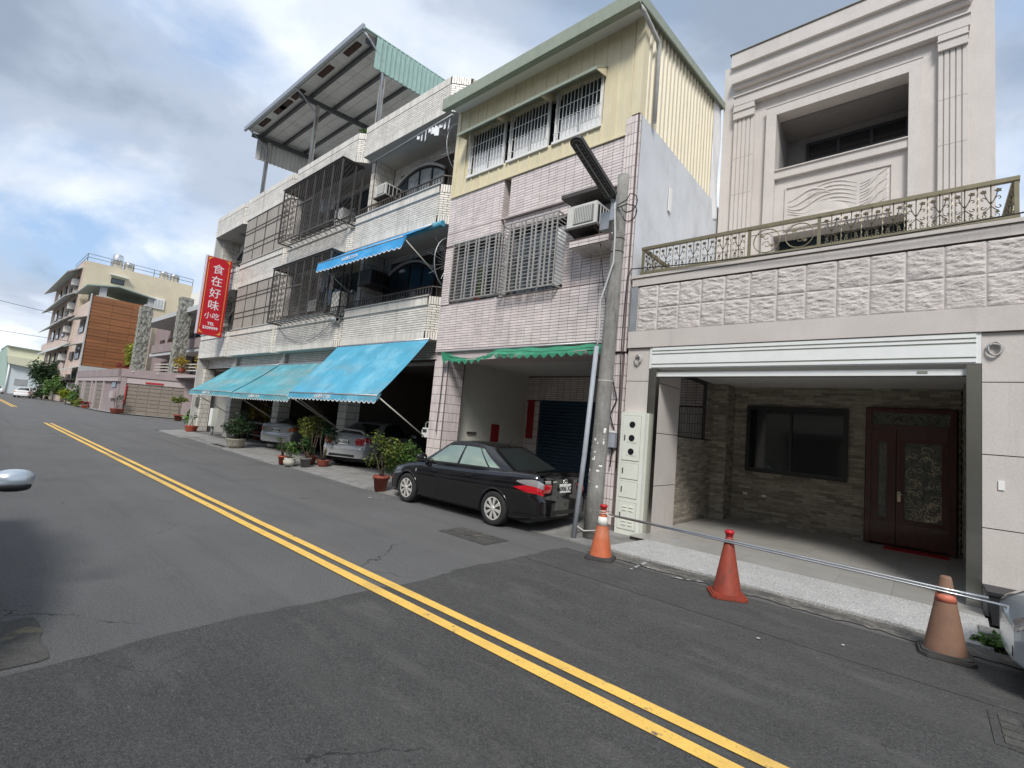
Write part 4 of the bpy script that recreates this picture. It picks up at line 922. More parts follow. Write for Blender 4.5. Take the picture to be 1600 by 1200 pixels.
# ================================================================ ROOF CANOPY over w1 and w2
cp = thing('roof_canopy', 'open steel rooftop canopy with green corrugated side above the caged balconies', 'canopy', (-20.5, 10, 11.45))
CX0, CX1, CY0, CY1 = -25.9, -15.25, 7.80, 13.4
def cz(y): return 15.40+(y-CY0)*.10
b = MB(); b.prism([(CY0, cz(CY0)+.06), (CY1, cz(CY1)+.06), (CY1, cz(CY1)+.10), (CY0, cz(CY0)+.10)], 'x', CX0, CX1); rf = b.build('roof', 'green_corr', cp)
n = 9
for k in range(n):
    for j in range(5):
        xa = CX0+.05+(CX1-CX0-.1)*k/n; xb2 = CX0+.05+(CX1-CX0-.1)*(k+1)/n-.02; ya = CY0+.1+1.1*j; yb2 = ya+1.085
        b = MB(); b.hexa([(xa, ya, cz(ya)+.03), (xb2, ya, cz(ya)+.03), (xb2, yb2, cz(yb2)+.03), (xa, yb2, cz(yb2)+.03), (xa, ya, cz(ya)+.055), (xb2, ya, cz(ya)+.055), (xb2, yb2, cz(yb2)+.055), (xa, yb2, cz(yb2)+.055)]); b.build('ceiling_panel', 'canopy_panel', rf)
MB().box(CX0-.05, CX1+.05, CY0-.10, CY0, cz(CY0)-.06, cz(CY0)+.13).build('gutter', 'galv', rf)
for y in (8.5, 9.6, 10.7, 11.8, 12.9): MB().box(CX0+.05, CX1-.05, y-.05, y+.05, cz(y)-.12, cz(y)+.025).build('purlin', 'steel_dark', cp)
for xx in (CX0+.25, -20.55, CX1-.15):
    b = MB(); b.hexa([(xx-.06, 8.0, cz(8.0)-.32), (xx+.06, 8.0, cz(8.0)-.32), (xx+.06, 13.2, cz(13.2)-.32), (xx-.06, 13.2, cz(13.2)-.32), (xx-.06, 8.0, cz(8)-.125), (xx+.06, 8.0, cz(8)-.125), (xx+.06, 13.2, cz(13.2)-.125), (xx-.06, 13.2, cz(13.2)-.125)]); b.build('rafter', 'steel_dark', cp)
    MB().box(xx-.07, xx+.07, 8.76, 8.9, 11.4, cz(8.8)-.32).build('post', 'rusty_post', cp)
    MB().box(xx-.07, xx+.07, 12.9, 13.04, 11.4, cz(13)-.32).build('post', 'rusty_post', cp)
    MB().tube([(xx+.12, CY0-.03, cz(CY0)-.05), (xx+.12, 8.1, cz(8)-.25), (xx+.12, 8.72, cz(8.7)-.75), (xx+.12, 8.74, 11.6)], .04, 8).build('downpipe', 'galv', cp)
for xx, dz, mt in ((CX1-.02, 1.15, 'green_corr'), (CX0+.02, 1.25, 'canopy_panel')):
    k = 0; y = CY0+.55
    while y < CY1-.1:
        b = MB(); b.box(xx-.012, xx+.010, y, y+.192, cz(y)-dz, cz(y)+.05); b.box(xx-.05, xx+.055, y+.15, y+.20, cz(y)-dz, cz(y)+.05); b.build('side_sheet', mt, cp); y += .2
for xx in (-24.9, -23.2, -22.6, -21.4, -19.0, -17.0): MB().box(xx, xx+.95, 7.98, 8.2, cz(8.2)-.03, cz(8.2)+.025).build('rust_patch', 'rust', rf)
MB().cyl((CX0+1.0, 11, 14.25), (CX0+2.3, 11, 14.25), .02, n=6).build('lamp_tube', 'white_paint', cp)
# ================================================================ AWNINGS
def awning(x0, x1, yt, zt, yf, zf, mat, label, txt, skew=0, drop=.20, arms=True, scal=.22, sag=.10):
    t = thing('awning', label, 'awning', ((x0+x1)/2, yt, zt), 'canvas awnings on the white row')
    b = MB()
    for off in (0, -.006):
        b.grid(lambda s, q: (x0+(x1-x0)*s+skew*q, yt+(yf-yt)*q, zt+(zf-zt)*q-sag*math.sin(math.pi*q)*(.6+.4*math.sin(math.pi*s))+.010*math.sin(s*31+q*4)*q+.016*math.sin(s*(x1-x0)*3.9+2*q)*math.sin(math.pi*q)+.022*noise.noise((s*9, q*3, x0))*q+off), 60, 18)
    cv = b.build('canvas', mat, t, fixn=False)
    b = MB(); n = max(6, int((x1-x0)/scal)); st = (x1-x0)/n; pr = []
    for k in range(n):
        for q in range(6): xx = x0+skew+st*(k+q/6); pr.append((xx, drop-.035+.06*math.sin(math.pi*q/6)))
    pr.append((x1+skew, drop-.035))
    for i in range(len(pr)-1):
        (xa, da), (xb, db) = pr[i], pr[i+1]; w0 = .012*math.sin(xa*5); w1 = .012*math.sin(xb*5)
        b.quad((xa, yf-.004, zf), (xb, yf-.004, zf), (xb, yf-.03+w1, zf-db), (xa, yf-.03+w0, zf-da))
    b.build('valance', mat, t)
    for sq in (.2, .4, .6, .8):
        b2 = MB(); b2.tube([(x0+(x1-x0)*sq+skew*q/12, yt+(yf-yt)*q/12, zt+(zf-zt)*q/12-sag*math.sin(math.pi*q/12)*(.6+.4*math.sin(math.pi*sq))+.010*math.sin(sq*31+q/3)*q/12+.016*math.sin(sq*(x1-x0)*3.9+q/6)*math.sin(math.pi*q/12)+.022*noise.noise((sq*9, q/4, x0))*q/12+.002) for q in range(13)], .006, 5); b2.build('seam', mat, t)
    b = MB()
    for i in range(len(pr)-1):
        (xa, da), (xb, db) = pr[i], pr[i+1]; w0 = .012*math.sin(xa*5); w1 = .012*math.sin(xb*5)
        b.quad((xa, yf-.033+w0, zf-da+.018), (xb, yf-.033+w1, zf-db+.018), (xb, yf-.033+w1, zf-db-.006), (xa, yf-.033+w0, zf-da-.006))
    b.build('scallop_edging', 'white_trim', t)
    b = MB()
    for xx in (x0, x1):
        b.poly([(xx+skew, yf-.004, zf), (xx+skew*(.94), yf+.10, zf+.05), (xx+skew, yf-.02, zf-drop+.03)])
    b.build('end_flap', mat, t)
    b = MB(); b.cyl((x0+skew, yf, zf-.015), (x1+skew, yf, zf-.015), .022, n=8); b.build('front_bar', 'galv', t)
    b = MB(); b.cyl((x0, yt+.02, zt+.01), (x1, yt+.02, zt+.01), .04, n=8); b.build('roller', 'galv', t)
    if arms:
        for xx in (x0+.04, x1-.04): MB().cyl((xx+skew, yf, zf-.02), (xx, 8.72, arms), .018, n=7).build('arm', 'pot_white', t)
    if txt: text_mesh(txt, .13, 'white_trim', 'lettering', t, frame(((x0+x1)/2+skew-.3, yf-.035, zf-drop*.5), X, Z), .002)
    return t
awning(-15.42, -10.5, 8.36, 4.02, 6.93, 2.31, 'blue_canvas', 'large faded blue awning over the pale sedan next to the pink house', '心山帆布 272350', arms=1.25)
awning(-20.55, -15.55, 8.70, 3.56, 7.02, 2.20, 'teal_canvas', 'stained blue awning in the middle of the three street awnings', '心山帆布 272350', arms=1.3)
awning(-25.9, -20.7, 8.70, 3.55, 7.06, 2.24, 'teal_canvas', 'weathered teal awning at the far end, below the red sign', '心山帆布 272350', arms=1.3)
t = awning(-15.6, -10.85, 8.30, 7.38, 7.40, 6.72, 'bright_blue', 'bright blue awning above the first floor balcony with air conditioner', '心山帆布 272350', skew=0, drop=.33, arms=6.0, sag=.03)
b = MB(); b.tube([(-15.1, 8.42, 7.40), (-10.5, 8.42, 7.40)], .09, 10); b.build('canvas_roll', 'blue_canvas', t)
# torn green awning remains under the pink house
t = thing('torn_awning', 'torn green scalloped awning remnant hanging under the pink house', 'awning', (-7.2, 8.3, 3.5))
b = MB()
b.grid(lambda s, q: (-7.9+3.2*s, 8.36-.32*q-.03*math.sin(s*9), 3.62-.16*q-.05*math.sin(math.pi*s)*q+.012*math.sin(s*25)), 30, 5)
b.grid(lambda s, q: (-9.6+1.7*s, 8.34-.15*q, 3.56-.12*math.sin(math.pi*s)-(.10+.05*math.sin(s*8))*q), 16, 4)
b.build('canvas', 'green_canvas', t)
b = MB(); n = 14
for k in range(n):
    xa = -7.9+3.2*k/n; xb = -7.9+3.2*(k+1)/n; z = 3.46-.05*math.sin(math.pi*(k+.5)/n)
    b.poly([(xa, 8.03, z), (xb, 8.03, z), (xb-.04, 8.02, z-.05), ((xa+xb)/2, 8.02, z-.10), (xa+.04, 8.02, z-.05)])
for k in range(7):
    xa = -9.55+1.6*k/7; xb = xa+1.6/7; z = 3.46-.12*math.sin(math.pi*(k+.5)/7); b.poly([(xa, 8.17, z+.02), (xb, 8.17, z+.02), ((xa+xb)/2, 8.16, z-.10)])
b.build('scallop', 'green_canvas', t)
MB().poly([(-9.75, 8.2, 3.62), (-9.30, 8.2, 3.58), (-9.62, 8.2, 3.28)]).build('loose_flap', 'green_canvas', t)
MB().cyl((-9.6, 8.2, 3.60), (-4.95, 8.06, 3.60), .02, n=7).build('bar', 'galv', t)

# ================================================================ AIR CONDITIONERS
def ac_unit(loc, label, mat='ac_body', w=.66, d=.55, h=.42, tray=True, dark=False):
    t = thing('air_conditioner', label, 'air conditioner', loc, 'window air conditioners', local=True)
    MB().box(-w/2, w/2, 0, d, 0, h).build('case', mat, t)
    g = MB().box(-w/2+(.16 if not dark else .05), w/2-.06, -.012, .001, .05, h-.06).build('front_grille', 'ac_grille', t)
    n = 11
    for k in range(n): xx = -w/2+(.17 if not dark else .06)+(w-.25 if not dark else w-.13)*k/n; MB().box(xx, xx+.012, -.022, -.011, .06, h-.07).build('fin', mat if not dark else 'dark_iron', g)
    s = MB().box(w/2-.001, w/2+.008, .06, d-.06, .04, h-.05).build('side_vent', 'dark_void', t)
    for k in range(4): yy = .08+(d-.18)*k/4; MB().box(w/2+.007, w/2+.014, yy+.05, yy+.075, .04, h-.05).build('side_bar', mat, s)
    if tray: MB().box(-w/2-.03, w/2+.03, -.02, d, -.05, -.005).build('tray', 'dark_iron', t)
    for sx in (-1, 1): MB().bar((sx*w*.42, .02, -.05), (sx*w*.42, d+.3, -.32), .025, .03).build('strut', 'dark_iron', t)
    return t
ac_unit((-5.40, 7.86, 6.00), 'white box air conditioner on tiled shelf beside the utility pole', w=.70, d=.6, h=.46)
ac_unit((-14.55, 8.75, 9.42), 'white air conditioner on the second floor above the bright blue awning', w=.66, d=.8, h=.42)
ac_unit((-14.85, 8.75, 6.30), 'dark air conditioner in the shade of the bright blue awning', 'dark_iron', w=.72, d=.8, h=.5, dark=True)
ac_unit((-18.9, 8.9, 5.75), 'pale air conditioner inside the lower mesh cage', w=.7, d=.5, h=.45)

# ================================================================ RED SIGN
t = thing('shop_sign', 'tall red vertical shop sign with white Chinese characters and gold corners', 'sign', (-26.5, 7.66, 4.95))
sx = -26.5; y0, y1, z0, z1 = 7.14, 8.18, 5.0, 8.82
MB().box(sx-.24, sx-.001, y0, y1, z0, z1).build('box', 'sign_side', t)
MB().box(sx, sx+.012, y0, y1, z0, z1).build('face', 'sign_red', t)
MB().box(sx-.26, sx+.02, y0-.03, y0-.001, z0-.03, z1+.03).build('edge_trim', 'sign_side', t)
MB().box(sx-.26, sx+.02, y0, y1, z0-.03, z0-.001).build('edge_trim', 'sign_red', t); MB().box(sx-.26, sx+.02, y1+.001, y1+.025, z0-.03, z1+.03).build('edge_trim', 'sign_red', t)
b = MB()
for (cy, cz2, sy, sz) in ((y0+.05, z0+.05, 1, 1), (y1-.05, z0+.05, -1, 1), (y0+.05, z1-.05, 1, -1), (y1-.05, z1-.05, -1, -1)):
    pts = [(sx+.015, cy, cz2)]+[(sx+.015, cy+sy*.25*(1-math.sin(a)), cz2+sz*.25*(1-math.cos(a))) for a in [R(q*9) for q in range(11)]]
    b.poly(pts)
b.build('gold_corner', 'sign_gold', t)
b = MB()
for (p, q) in (((y0+.07, z0+.30), (y0+.07, z1-.30)), ((y1-.07, z0+.30), (y1-.07, z1-.30))): b.box(sx+.0125, sx+.0155, p[0]-.012, p[0]+.012, p[1], q[1])
b.build('gold_line', 'sign_gold', t)
ym = (y0+y1)/2
def sgn(txt, z, size, bold=.012, dy=0): text_mesh(txt, size, 'sign_white', 'lettering', t, frame((sx+.016, ym+dy, z), Y, Z), bold)
for ch, z in zip('食在好味', (8.22, 7.62, 7.02, 6.42)): sgn(ch, z, .52, .0 if ch == '食' else .003)
sgn('小吃', 5.90, .34, .001); sgn('TEL', 5.53, .19, .006); sgn('2339999', 5.32, .19, .006)
b = MB()
for k in range(7):
    z = z0+.2+k*.56; b.bar((sx-.12, y1, z), (sx-.12, 8.95, z+.06), .03, .03); b.bar((sx-.12, y1, z+.3), (sx-.12, 8.9, z), .02, .02); b.bar((sx-.3, y1, z+.1), (sx-.3, 8.9, z+.3), .02, .02)
b.bar((sx-.12, 8.62, z0), (sx-.12, 8.62, z1), .03, .03); b.build('support_frame', 'dark_iron', t)

# ================================================================ UTILITY POLE AND STREET LAMP
t = thing('utility_pole', 'leaning bare concrete utility pole at the granite house corner', 'pole', (-4.36, 7.40, 0))
b = MB(); b.tube([(-4.36+(.0)*k/8, 7.40+.24*k/8, 6.66*k/8) for k in range(9)], [.15-.045*k/8 for k in range(9)], 18); b.build('shaft', 'concrete_pole', t)
MB().tube([(-4.53, 7.10, .02), (-4.49, 7.19, 1.4), (-4.47, 7.30, 3.35)], .043, 10).build('conduit', 'pvc_grey', t)
for z in (2.75, 5.4, 5.15): b = MB(); b.tube([(-4.36+(.135-.045*z/8+.01)*math.cos(q/16*6.283), 7.40+.24*z/6.66+(.135-.045*z/8+.01)*math.sin(q/16*6.283), z) for q in range(17)], .010, 5); b.build('strap', 'rope_white' if z < 3 else 'dark_iron', t)
MB().tube([(-4.47, 7.30, 3.35), (-4.45, 7.32, 3.5), (-4.50, 7.36, 4.2), (-4.30, 7.38, 4.9), (-4.33, 7.42, 5.4), (-4.38, 7.42, 6.0), (-4.40, 7.48, 6.12)], .018, 7).build('cable', 'cable_grey', t)
MB().tube([(-4.52, 7.1, .25), (-4.4, 7.20, .16), (-4.2, 7.24, .2), (-3.9, 6.9, .12), (-3.68, 6.52, .3)], .012, 6).build('rope', 'rope_white', t)
r9 = random.Random(11); b = MB()
for k in range(22):
    a = R(-90+r9.uniform(-60, 60)); z = r9.uniform(.7, 1.9); rr = .148-.045*z/6.66; cx = -4.36+rr*math.cos(a); cy = 7.40+.24*z/6.66+rr*math.sin(a); tx, ty = -math.sin(a), math.cos(a); s = r9.uniform(.008, .03); hh = r9.uniform(.006, .03)
    nx, ny = math.cos(a)*.003, math.sin(a)*.003
    b.quad((cx-tx*s+nx, cy-ty*s+ny, z-hh), (cx+tx*s+nx, cy+ty*s+ny, z-hh), (cx+tx*s+nx, cy+ty*s+ny, z+hh), (cx-tx*s+nx, cy-ty*s+ny, z+hh))
b.build('paper_scraps', 'white_paint', t)
t = thing('street_lamp', 'dark LED street lamp arm fixed to the top of the concrete pole', 'street lamp', (-4.38, 7.5, 6.0))
P0 = Vector((-4.44, 7.42, 6.12)); P1 = Vector((-4.62, 6.30, 6.78)); d = (P1-P0).normalized(); sd = d.cross(Z).normalized(); up = sd.cross(d)
def lampbox(a, c, hw, z0, z1, n=8):
    pts = []
    for q in range(n+1): an = R(90+180*q/n); pts.append((a+math.cos(an)*hw*.7+hw*.7, math.sin(an)*hw))
    for q in range(n+1): an = R(-90+180*q/n); pts.append((c+math.cos(an)*hw*.7-hw*.7, math.sin(an)*hw))
    b = MB(); lo = [P0+d*p[0]+sd*p[1]+up*z0 for p in pts]; hi = [P0+d*p[0]+sd*p[1]+up*z1 for p in pts]; m = len(pts)
    i = b.add(lo); j = b.add(hi); b.face(*range(i+m-1, i-1, -1)); b.face(*range(j, j+m))
    for k in range(m): b.face(i+k, i+(k+1) % m, j+(k+1) % m, j+k)
    return b
L_ = (P1-P0).length
lampbox(0, L_, .125, 0, .07).build('housing', 'lamp_grey', t, fixn=True)
lampbox(.05, L_-.04, .098, -.012, -.001).build('lens_frame', 'frame_alu', t, fixn=True)
lampbox(.06, L_-.05, .088, -.018, -.0125).build('lens', 'lamp_grey', t, fixn=True)
b = MB()
for k in range(14):
    for s in (-.05, .05):
        c = P0+d*(.12+k*.08)+sd*s-up*.02; b.lathe([(.001, -.004), (.018, -.002), (.018, .003)], 8, c)
b.build('led', 'lamp_glass', t)
MB().bar(P0+d*.08-up*.022, P1-d*.1-up*.022, .03, .012, up=up).build('lens_rib', 'frame_alu', t)
MB().bar((-4.42, 7.44, 5.72), (-4.42, 7.48, 6.22), .09, .07).build('bracket', 'galv', t)
MB().bar((-4.44, 7.46, 6.10), P0+d*.03, .05, .05).build('neck', 'galv', t)
MB().box(-4.72, -4.52, 7.5, 7.68, 5.62, 5.95).build('driver_box', 'frame_alu', t)
b = MB()
for k, (yy, zz, r) in enumerate(((7.3, 5.95, .17), (7.34, 5.78, .15))):
    b.tube([(-4.36, 7.48, 6.02-.05*k), (-4.1, yy+.05, 6.0-.06*k)]+[(-4.02+r*.9*math.sin(q*.5), yy, zz-.05+r*math.cos(q*.5)) for q in range(10)], .010, 6)
b.build('wire_loop', 'cable_black', t)
# cables
def cable(name, pts, r, mat, label):
    b = MB(); b.tube(pts, r, 6); o = b.build(name, mat); tag(o, label, 'cable', origin=pts[0]); return o
def sagpts(a, c, sag, n=14): return [(a[0]+(c[0]-a[0])*k/n, a[1]+(c[1]-a[1])*k/n, a[2]+(c[2]-a[2])*k/n-sag*4*(k/n)*(1-k/n)) for k in range(n+1)]
cable('cable', sagpts((-4.45, 8.36, 5.10), (1.7, 8.30, 5.03), .12), .010, 'cable_black', 'black cable strung across the bronze railing and granite coping')
cable('cable', [(-4.45, 8.36, 5.10), (-4.50, 8.3, 4.95), (-4.52, 8.30, 4.3), (-4.55, 8.34, 3.6), (-4.52, 8.36, 2.2), (-4.50, 8.37, 1.2)], .010, 'cable_black', 'black cable running down the corner behind the utility pole')
cable('cable', [(-5.05, 8.0, 6.0), (-4.95, 8.1, 5.0), (-4.86, 8.3, 4.0), (-4.84, 8.36, 3.5)], .009, 'bronze_dark', 'thin brown hose hanging from the white air conditioner')
cable('cable', sagpts((-88.2, 9.3, 11.4), (-86, -18, 14.5), .3), .028, 'cable_black', 'upper overhead wire crossing the sky at the far left')
cable('cable', sagpts((-88.2, 9.3, 8.2), (-87, -18, 9.2), .2), .028, 'cable_black', 'lower overhead wire at the far left above the warehouse')
cable('cable', sagpts((-20.4, 8.33, 5.1), (-15.8, 8.33, 5.05), .75), .008, 'cable_black', 'thin wire drooping across the balcony below the lower cage')
cable('cable', [(-9.78, 8.36, 3.5), (-9.76, 8.34, 2.4), (-9.80, 8.34, 1.55), (-9.78, 8.34, 1.5)], .012, 'cable_black', 'black pull cord hanging on the pink tiled pillar')
cable('cable', [(-4.72, 8.3, 3.5), (-4.68, 8.32, 2.9), (-4.58, 8.36, 2.5), (-4.70, 8.34, 2.2), (-4.6, 8.38, 1.9), (-4.62, 8.34, 1.2)], .014, 'cable_black', 'tangle of black cables on the pink corner pillar by the meter cabinet')
for x_, lab in ((-4.22, 'left'), (.62, 'right')):
    b = MB(); r5 = random.Random(int(x_*10))
    b.tube([(x_+.085*math.cos(q*.55)*(1-.01*q), 8.43-.0012*q, 3.30 + .085*math.sin(q*.55)) for q in range(40)], .008, 5)
    tag(b.build('coiled_wire', 'cable_grey'), 'small coil of grey wire on the granite pillar at the %s of the shutter' % lab, 'wire', 'coiled wires', (x_, 8.43, 3.3))

# ================================================================ METER CABINET, GAS METER, SMALL WALL ITEMS
t = thing('meter_cabinet', 'tall cream electric meter cabinet with three round black windows', 'cabinet', (-4.15, 8.36, .03))
cx0, cx1, cy = -4.41, -3.93, 8.28
MB().box(cx0, cx1, cy, 8.445, .03, 2.27).build('case', 'cabinet_cream', t)
for z0, z1, nm in ((1.37, 2.21, 'meter_door'), (1.03, 1.33, 'small_door'), (.69, .99, 'small_door'), (.12, .62, 'louvre_door')):
    MB().box(cx0+.05, cx1-.07, cy-.004, cy+.001, z0, z1).build('door_gap', 'cabinet_line', t)
    dd = MB().box(cx0+.055, cx1-.075, cy-.012, cy-.0035, z0+.006, z1-.006).build(nm, 'cabinet_cream', t)
    MB().box(cx0+.09, cx0+.11, cy-.022, cy-.0115, (z0+z1)/2-.05, (z0+z1)/2+.05).build('latch', 'dark_iron', dd)
    if nm == 'meter_door':
        for z in (2.04, 1.79, 1.54): MB().lathe([(.058, -.012), (.058, .002)], 20, (cx0+.24, cy-.008, z), 'y').build('meter_window', 'glass_dark', dd)
        for z in (1.70, 1.46): text_mesh('71-1172-11', .045, 'cabinet_line', 'pen_marking', t, frame((cx0+.25, cy-.0135, z), X, Z), 0, .0005)
    if nm == 'louvre_door':
        for z in (.20, .26, .46, .52):
            for xx in (cx0+.14, cx0+.27): MB().box(xx, xx+.09, cy-.024, cy-.011, z, z+.018).build('louvre', 'cabinet_cream', dd)
t = thing('gas_meter', 'white gas meter with pipes on the tiled pillar beside the large awning', 'gas meter', (-10.48, 8.66, 1.35))
MB().box(-10.62, -10.38, 8.56, 8.70, 1.32, 1.58).build('body', 'white_paint', t); MB().box(-10.60, -10.44, 8.545, 8.561, 1.46, 1.54).build('dial', 'glass_film', t); MB().box(-10.70, -10.62, 8.60, 8.62, 1.38, 1.52).build('tag', 'white_paint', t)
MB().tube([(-10.58, 8.62, 1.58), (-10.58, 8.62, 1.70), (-10.55, 8.64, 1.74), (-10.36, 8.66, 1.74), (-10.33, 8.66, 1.66)], .018, 8).build('pipe', 'galv', t)
MB().tube([(-10.42, 8.62, 1.58), (-10.42, 8.62, 1.66), (-10.45, 8.64, 1.74)], .018, 8).build('pipe', 'galv', t); MB().tube([(-10.5, 8.68, 1.1), (-10.3, 8.6, 1.08), (-10.28, 8.6, 1.15)], .02, 8).build('valve', 'galv', t)
MB().tube([(-10.35, 8.68, .15), (-10.36, 8.67, 1.5)], .02, 8).build('riser', 'galv', t)
t = thing('security_camera', 'small white security camera under the lower mesh cage', 'camera', (-15.75, 8.35, 5.0))
MB().tube([(-15.75, 8.42, 5.05), (-15.75, 8.3, 5.0)], .02, 7).build('mount', 'white_paint', t); MB().cyl((-15.95, 8.22, 5.04), (-15.6, 8.3, 5.0), .06, n=10).build('body', 'white_paint', t); MB().cyl((-15.6, 8.3, 5.0), (-15.56, 8.31, 4.995), .05, n=10).build('lens', 'glass_dark', t)
t = thing('mailbox', 'dark metal mailbox on the white tiled end pillar', 'mailbox', (-30.2, 8.68, 1.7))
b = MB(); b.prism([(8.56, 1.5), (8.74, 1.5), (8.74, 1.95), (8.66, 2.0), (8.56, 1.93)], 'x', -30.45, -30.12); b.build('box', 'pot_grey', t); MB().box(-30.40, -30.17, 8.55, 8.561, 1.6, 1.82).build('flap', 'tail_clear', t)
t = thing('distribution_box', 'pale green utility box on the pillar under the teal awning', 'utility box', (-27.3, 8.7, .6))
MB().box(-27.5, -27.1, 8.5, 8.75, .55, 1.45).build('case', 'cabinet_cream', t); MB().box(-27.47, -27.13, 8.485, 8.50, .6, 1.4).build('door', 'white_paint', t); MB().cyl((-27.3, 8.65, .12), (-27.3, 8.65, .55), .06, n=8).build('leg', 'pvc_grey', t)
t = thing('small_junction_box', 'small grey switch box on the pillar behind the utility pole', 'switch box', (-4.62, 8.36, 1.7))
MB().box(-4.72, -4.53, 8.28, 8.40, 1.58, 1.86).build('case', 'pvc_grey', t); MB().box(-4.72, -4.53, 8.27, 8.39, 1.86, 1.90).build('lid', 'white_paint', t)

# ================================================================ TRAFFIC CONES AND RODS
def cone(loc, label, mat, basemat, cap, band, h=.70, rz=0, square=True):
    t = thing('traffic_cone', label, 'traffic cone', loc, 'traffic cones along the garage front', local=True, rz=rz)
    b = MB(); b.lathe([(.165, .04), (.16, .055), (.045, h-.02), (.038, h), (.02, h)], 24); b.build('body', mat, t)
    b = MB(); hw = .20
    if square: pts = [(-hw+.05, -hw), (hw-.05, -hw), (hw, -hw+.05), (hw, hw-.05), (hw-.05, hw), (-hw+.05, hw), (-hw, hw-.05), (-hw, -hw+.05)]
    else: pts = [(.215*math.cos(q/20*6.283), .215*math.sin(q/20*6.283)) for q in range(20)]
    b.prism(pts, 'z', .006, .035); b.prism([(p[0]*.9, p[1]*.9) for p in pts], 'z', .035, .05); b.build('base', basemat, t, fixn=True)
    def rad(z): return .16-(.115)*(z-.055)/(h-.075)
    if band:
        z0, z1, bm = band; MB().lathe([(rad(z0)+.003, z0), (rad(z1)+.003, z1)], 24).build('band', bm, t)
    if cap:
        b = MB(); b.lathe([(.030, h-.015), (.044, h+.0), (.046, h+.03), (.056, h+.034), (.056, h+.06), (.045, h+.075), (.001, h+.078)], 16); b.build('warning_cap', 'cone_cap', t)
    return t
cone((-3.61, 6.42, .004), 'orange traffic cone with white band and red cap beside the utility pole', 'cone_orange', 'cone_base', True, (.48, .60, 'cone_band'), rz=.3)
cone((-1.82, 6.32, .004), 'dirty red traffic cone with red cap in the middle of the garage front', 'cone_red', 'cone_red', True, None, rz=.5)
cone((.13, 6.39, .004), 'faded brown traffic cone without cap nearest the silver car', 'cone_faded', 'cone_base', False, (.50, .57, 'cone_dull_band'), h=.73, rz=.1)
t = thing('barrier_rods', 'pair of thin steel rods resting across the traffic cones', 'rods', (-1.8, 6.33, .62), local=False)
MB().tube([(-3.50, 6.40, .655), (-1.85, 6.27, .665), (.1, 6.33, .625), (.42, 6.36, .62)], .011, 8).build('rod', 'rod_steel', t)
MB().tube([(-3.45, 6.42, .640), (-1.85, 6.255, .645), (.1, 6.32, .60), (.56, 6.38, .58)], .010, 8).build('rod', 'rod_steel', t)
b = MB(); b.tube([(-3.61+.06*math.cos(q*.8), 6.42+.06*math.sin(q*.8), .63+.004*q) for q in range(16)], .007, 5); b.tube([(-3.55, 6.40, .66), (-3.48, 6.38, .62), (-3.42, 6.40, .64)], .007, 5); b.build('tie_rope', 'rope_white', t)
t = thing('plastic_bin', 'dark grey plastic box on the ground by the right granite pillar', 'bin', (.75, 8.2, 0))
b = MB(); b.hexa([(.56, 8.02, .03), (1.0, 8.02, .03), (1.0, 8.40, .03), (.56, 8.40, .03), (.53, 7.99, .36), (1.03, 7.99, .36), (1.03, 8.43, .36), (.53, 8.43, .36)]); b.build('body', 'plastic_black', t)
MB().box(.51, 1.05, 7.97, 8.45, .362, .40).build('lid', 'plastic_black', t)
MB().box(.62, .66, 8.44, 8.452, .0, .1).build('foot', 'plastic_black', t)
MB().box(.645, .70, 8.435, 8.449, 1.55, 1.66).build('wall_switch', 'white_paint', rh)

# ================================================================ PLANTS
def foliage(b, c, rx, ry, rz, n, size, seed, lobes=9, droop=.2):
    r = random.Random(seed); cs = []
    for k in range(lobes):
        a, e = r.uniform(0, 6.283), r.uniform(-.9, 1); q = r.uniform(.35, .8)
        cs.append((c[0]+rx*q*math.cos(a)*math.sqrt(max(0, 1-e*e*.8)), c[1]+ry*q*math.sin(a)*math.sqrt(max(0, 1-e*e*.8)), c[2]+rz*q*e, r.uniform(.30, .5), r.uniform(-.35, .35)))
    for k in range(n):
        L = cs[k % lobes]; v = Vector((r.gauss(0, 1), r.gauss(0, 1), r.gauss(0, 1))).normalized()*(r.random()**.4)
        p = Vector((L[0]+v.x*rx*L[3], L[1]+v.y*ry*L[3], L[2]+v.z*rz*L[3]))
        dd = Vector((r.gauss(0, 1), r.gauss(0, 1), r.gauss(0, .6)-droop)).normalized(); sd = dd.cross(Vector((r.gauss(0, .5), r.gauss(0, .5), 1))).normalized(); s = size*r.uniform(.6, 1.3)
        up = sd.cross(dd)*s*.12
        b.tint = min(1, max(0, .5+L[4]+r.uniform(-.35, .35)))
        i = b.add([p, p+dd*s*.5+sd*s*.26+up, p+dd*s, p+dd*s*.5-sd*s*.26+up]); b.face(i, i+1, i+2, i+3)
    b.tint = .5
def pot(t, c, r, h, mat, style=0):
    b = MB()
    if style == 0: b.lathe([(r*.68, 0), (r*.93, h*.82), (r*1.06, h*.83), (r*1.06, h), (r*.92, h), (r*.9, h*.88)], 20, c)
    elif style == 1: b.lathe([(r*.7, 0), (r*1.02, h*.35), (r*1.05, h*.6), (r*.9, h*.9), (r*.98, h), (r*.85, h), (r*.84, h*.9)], 20, c)
    else: b.lathe([(r*.6, 0), (r*.85, h*.3), (r*1.0, h*.9), (r*1.1, h), (r*.95, h), (r*.9, h*.85)], 20, c)
    b.build('pot', mat, t); MB().lathe([(r*.86, 0), (r*.86, .01)], 14, (c[0], c[1], c[2]+h*.86)).build('soil', 'soil', t)
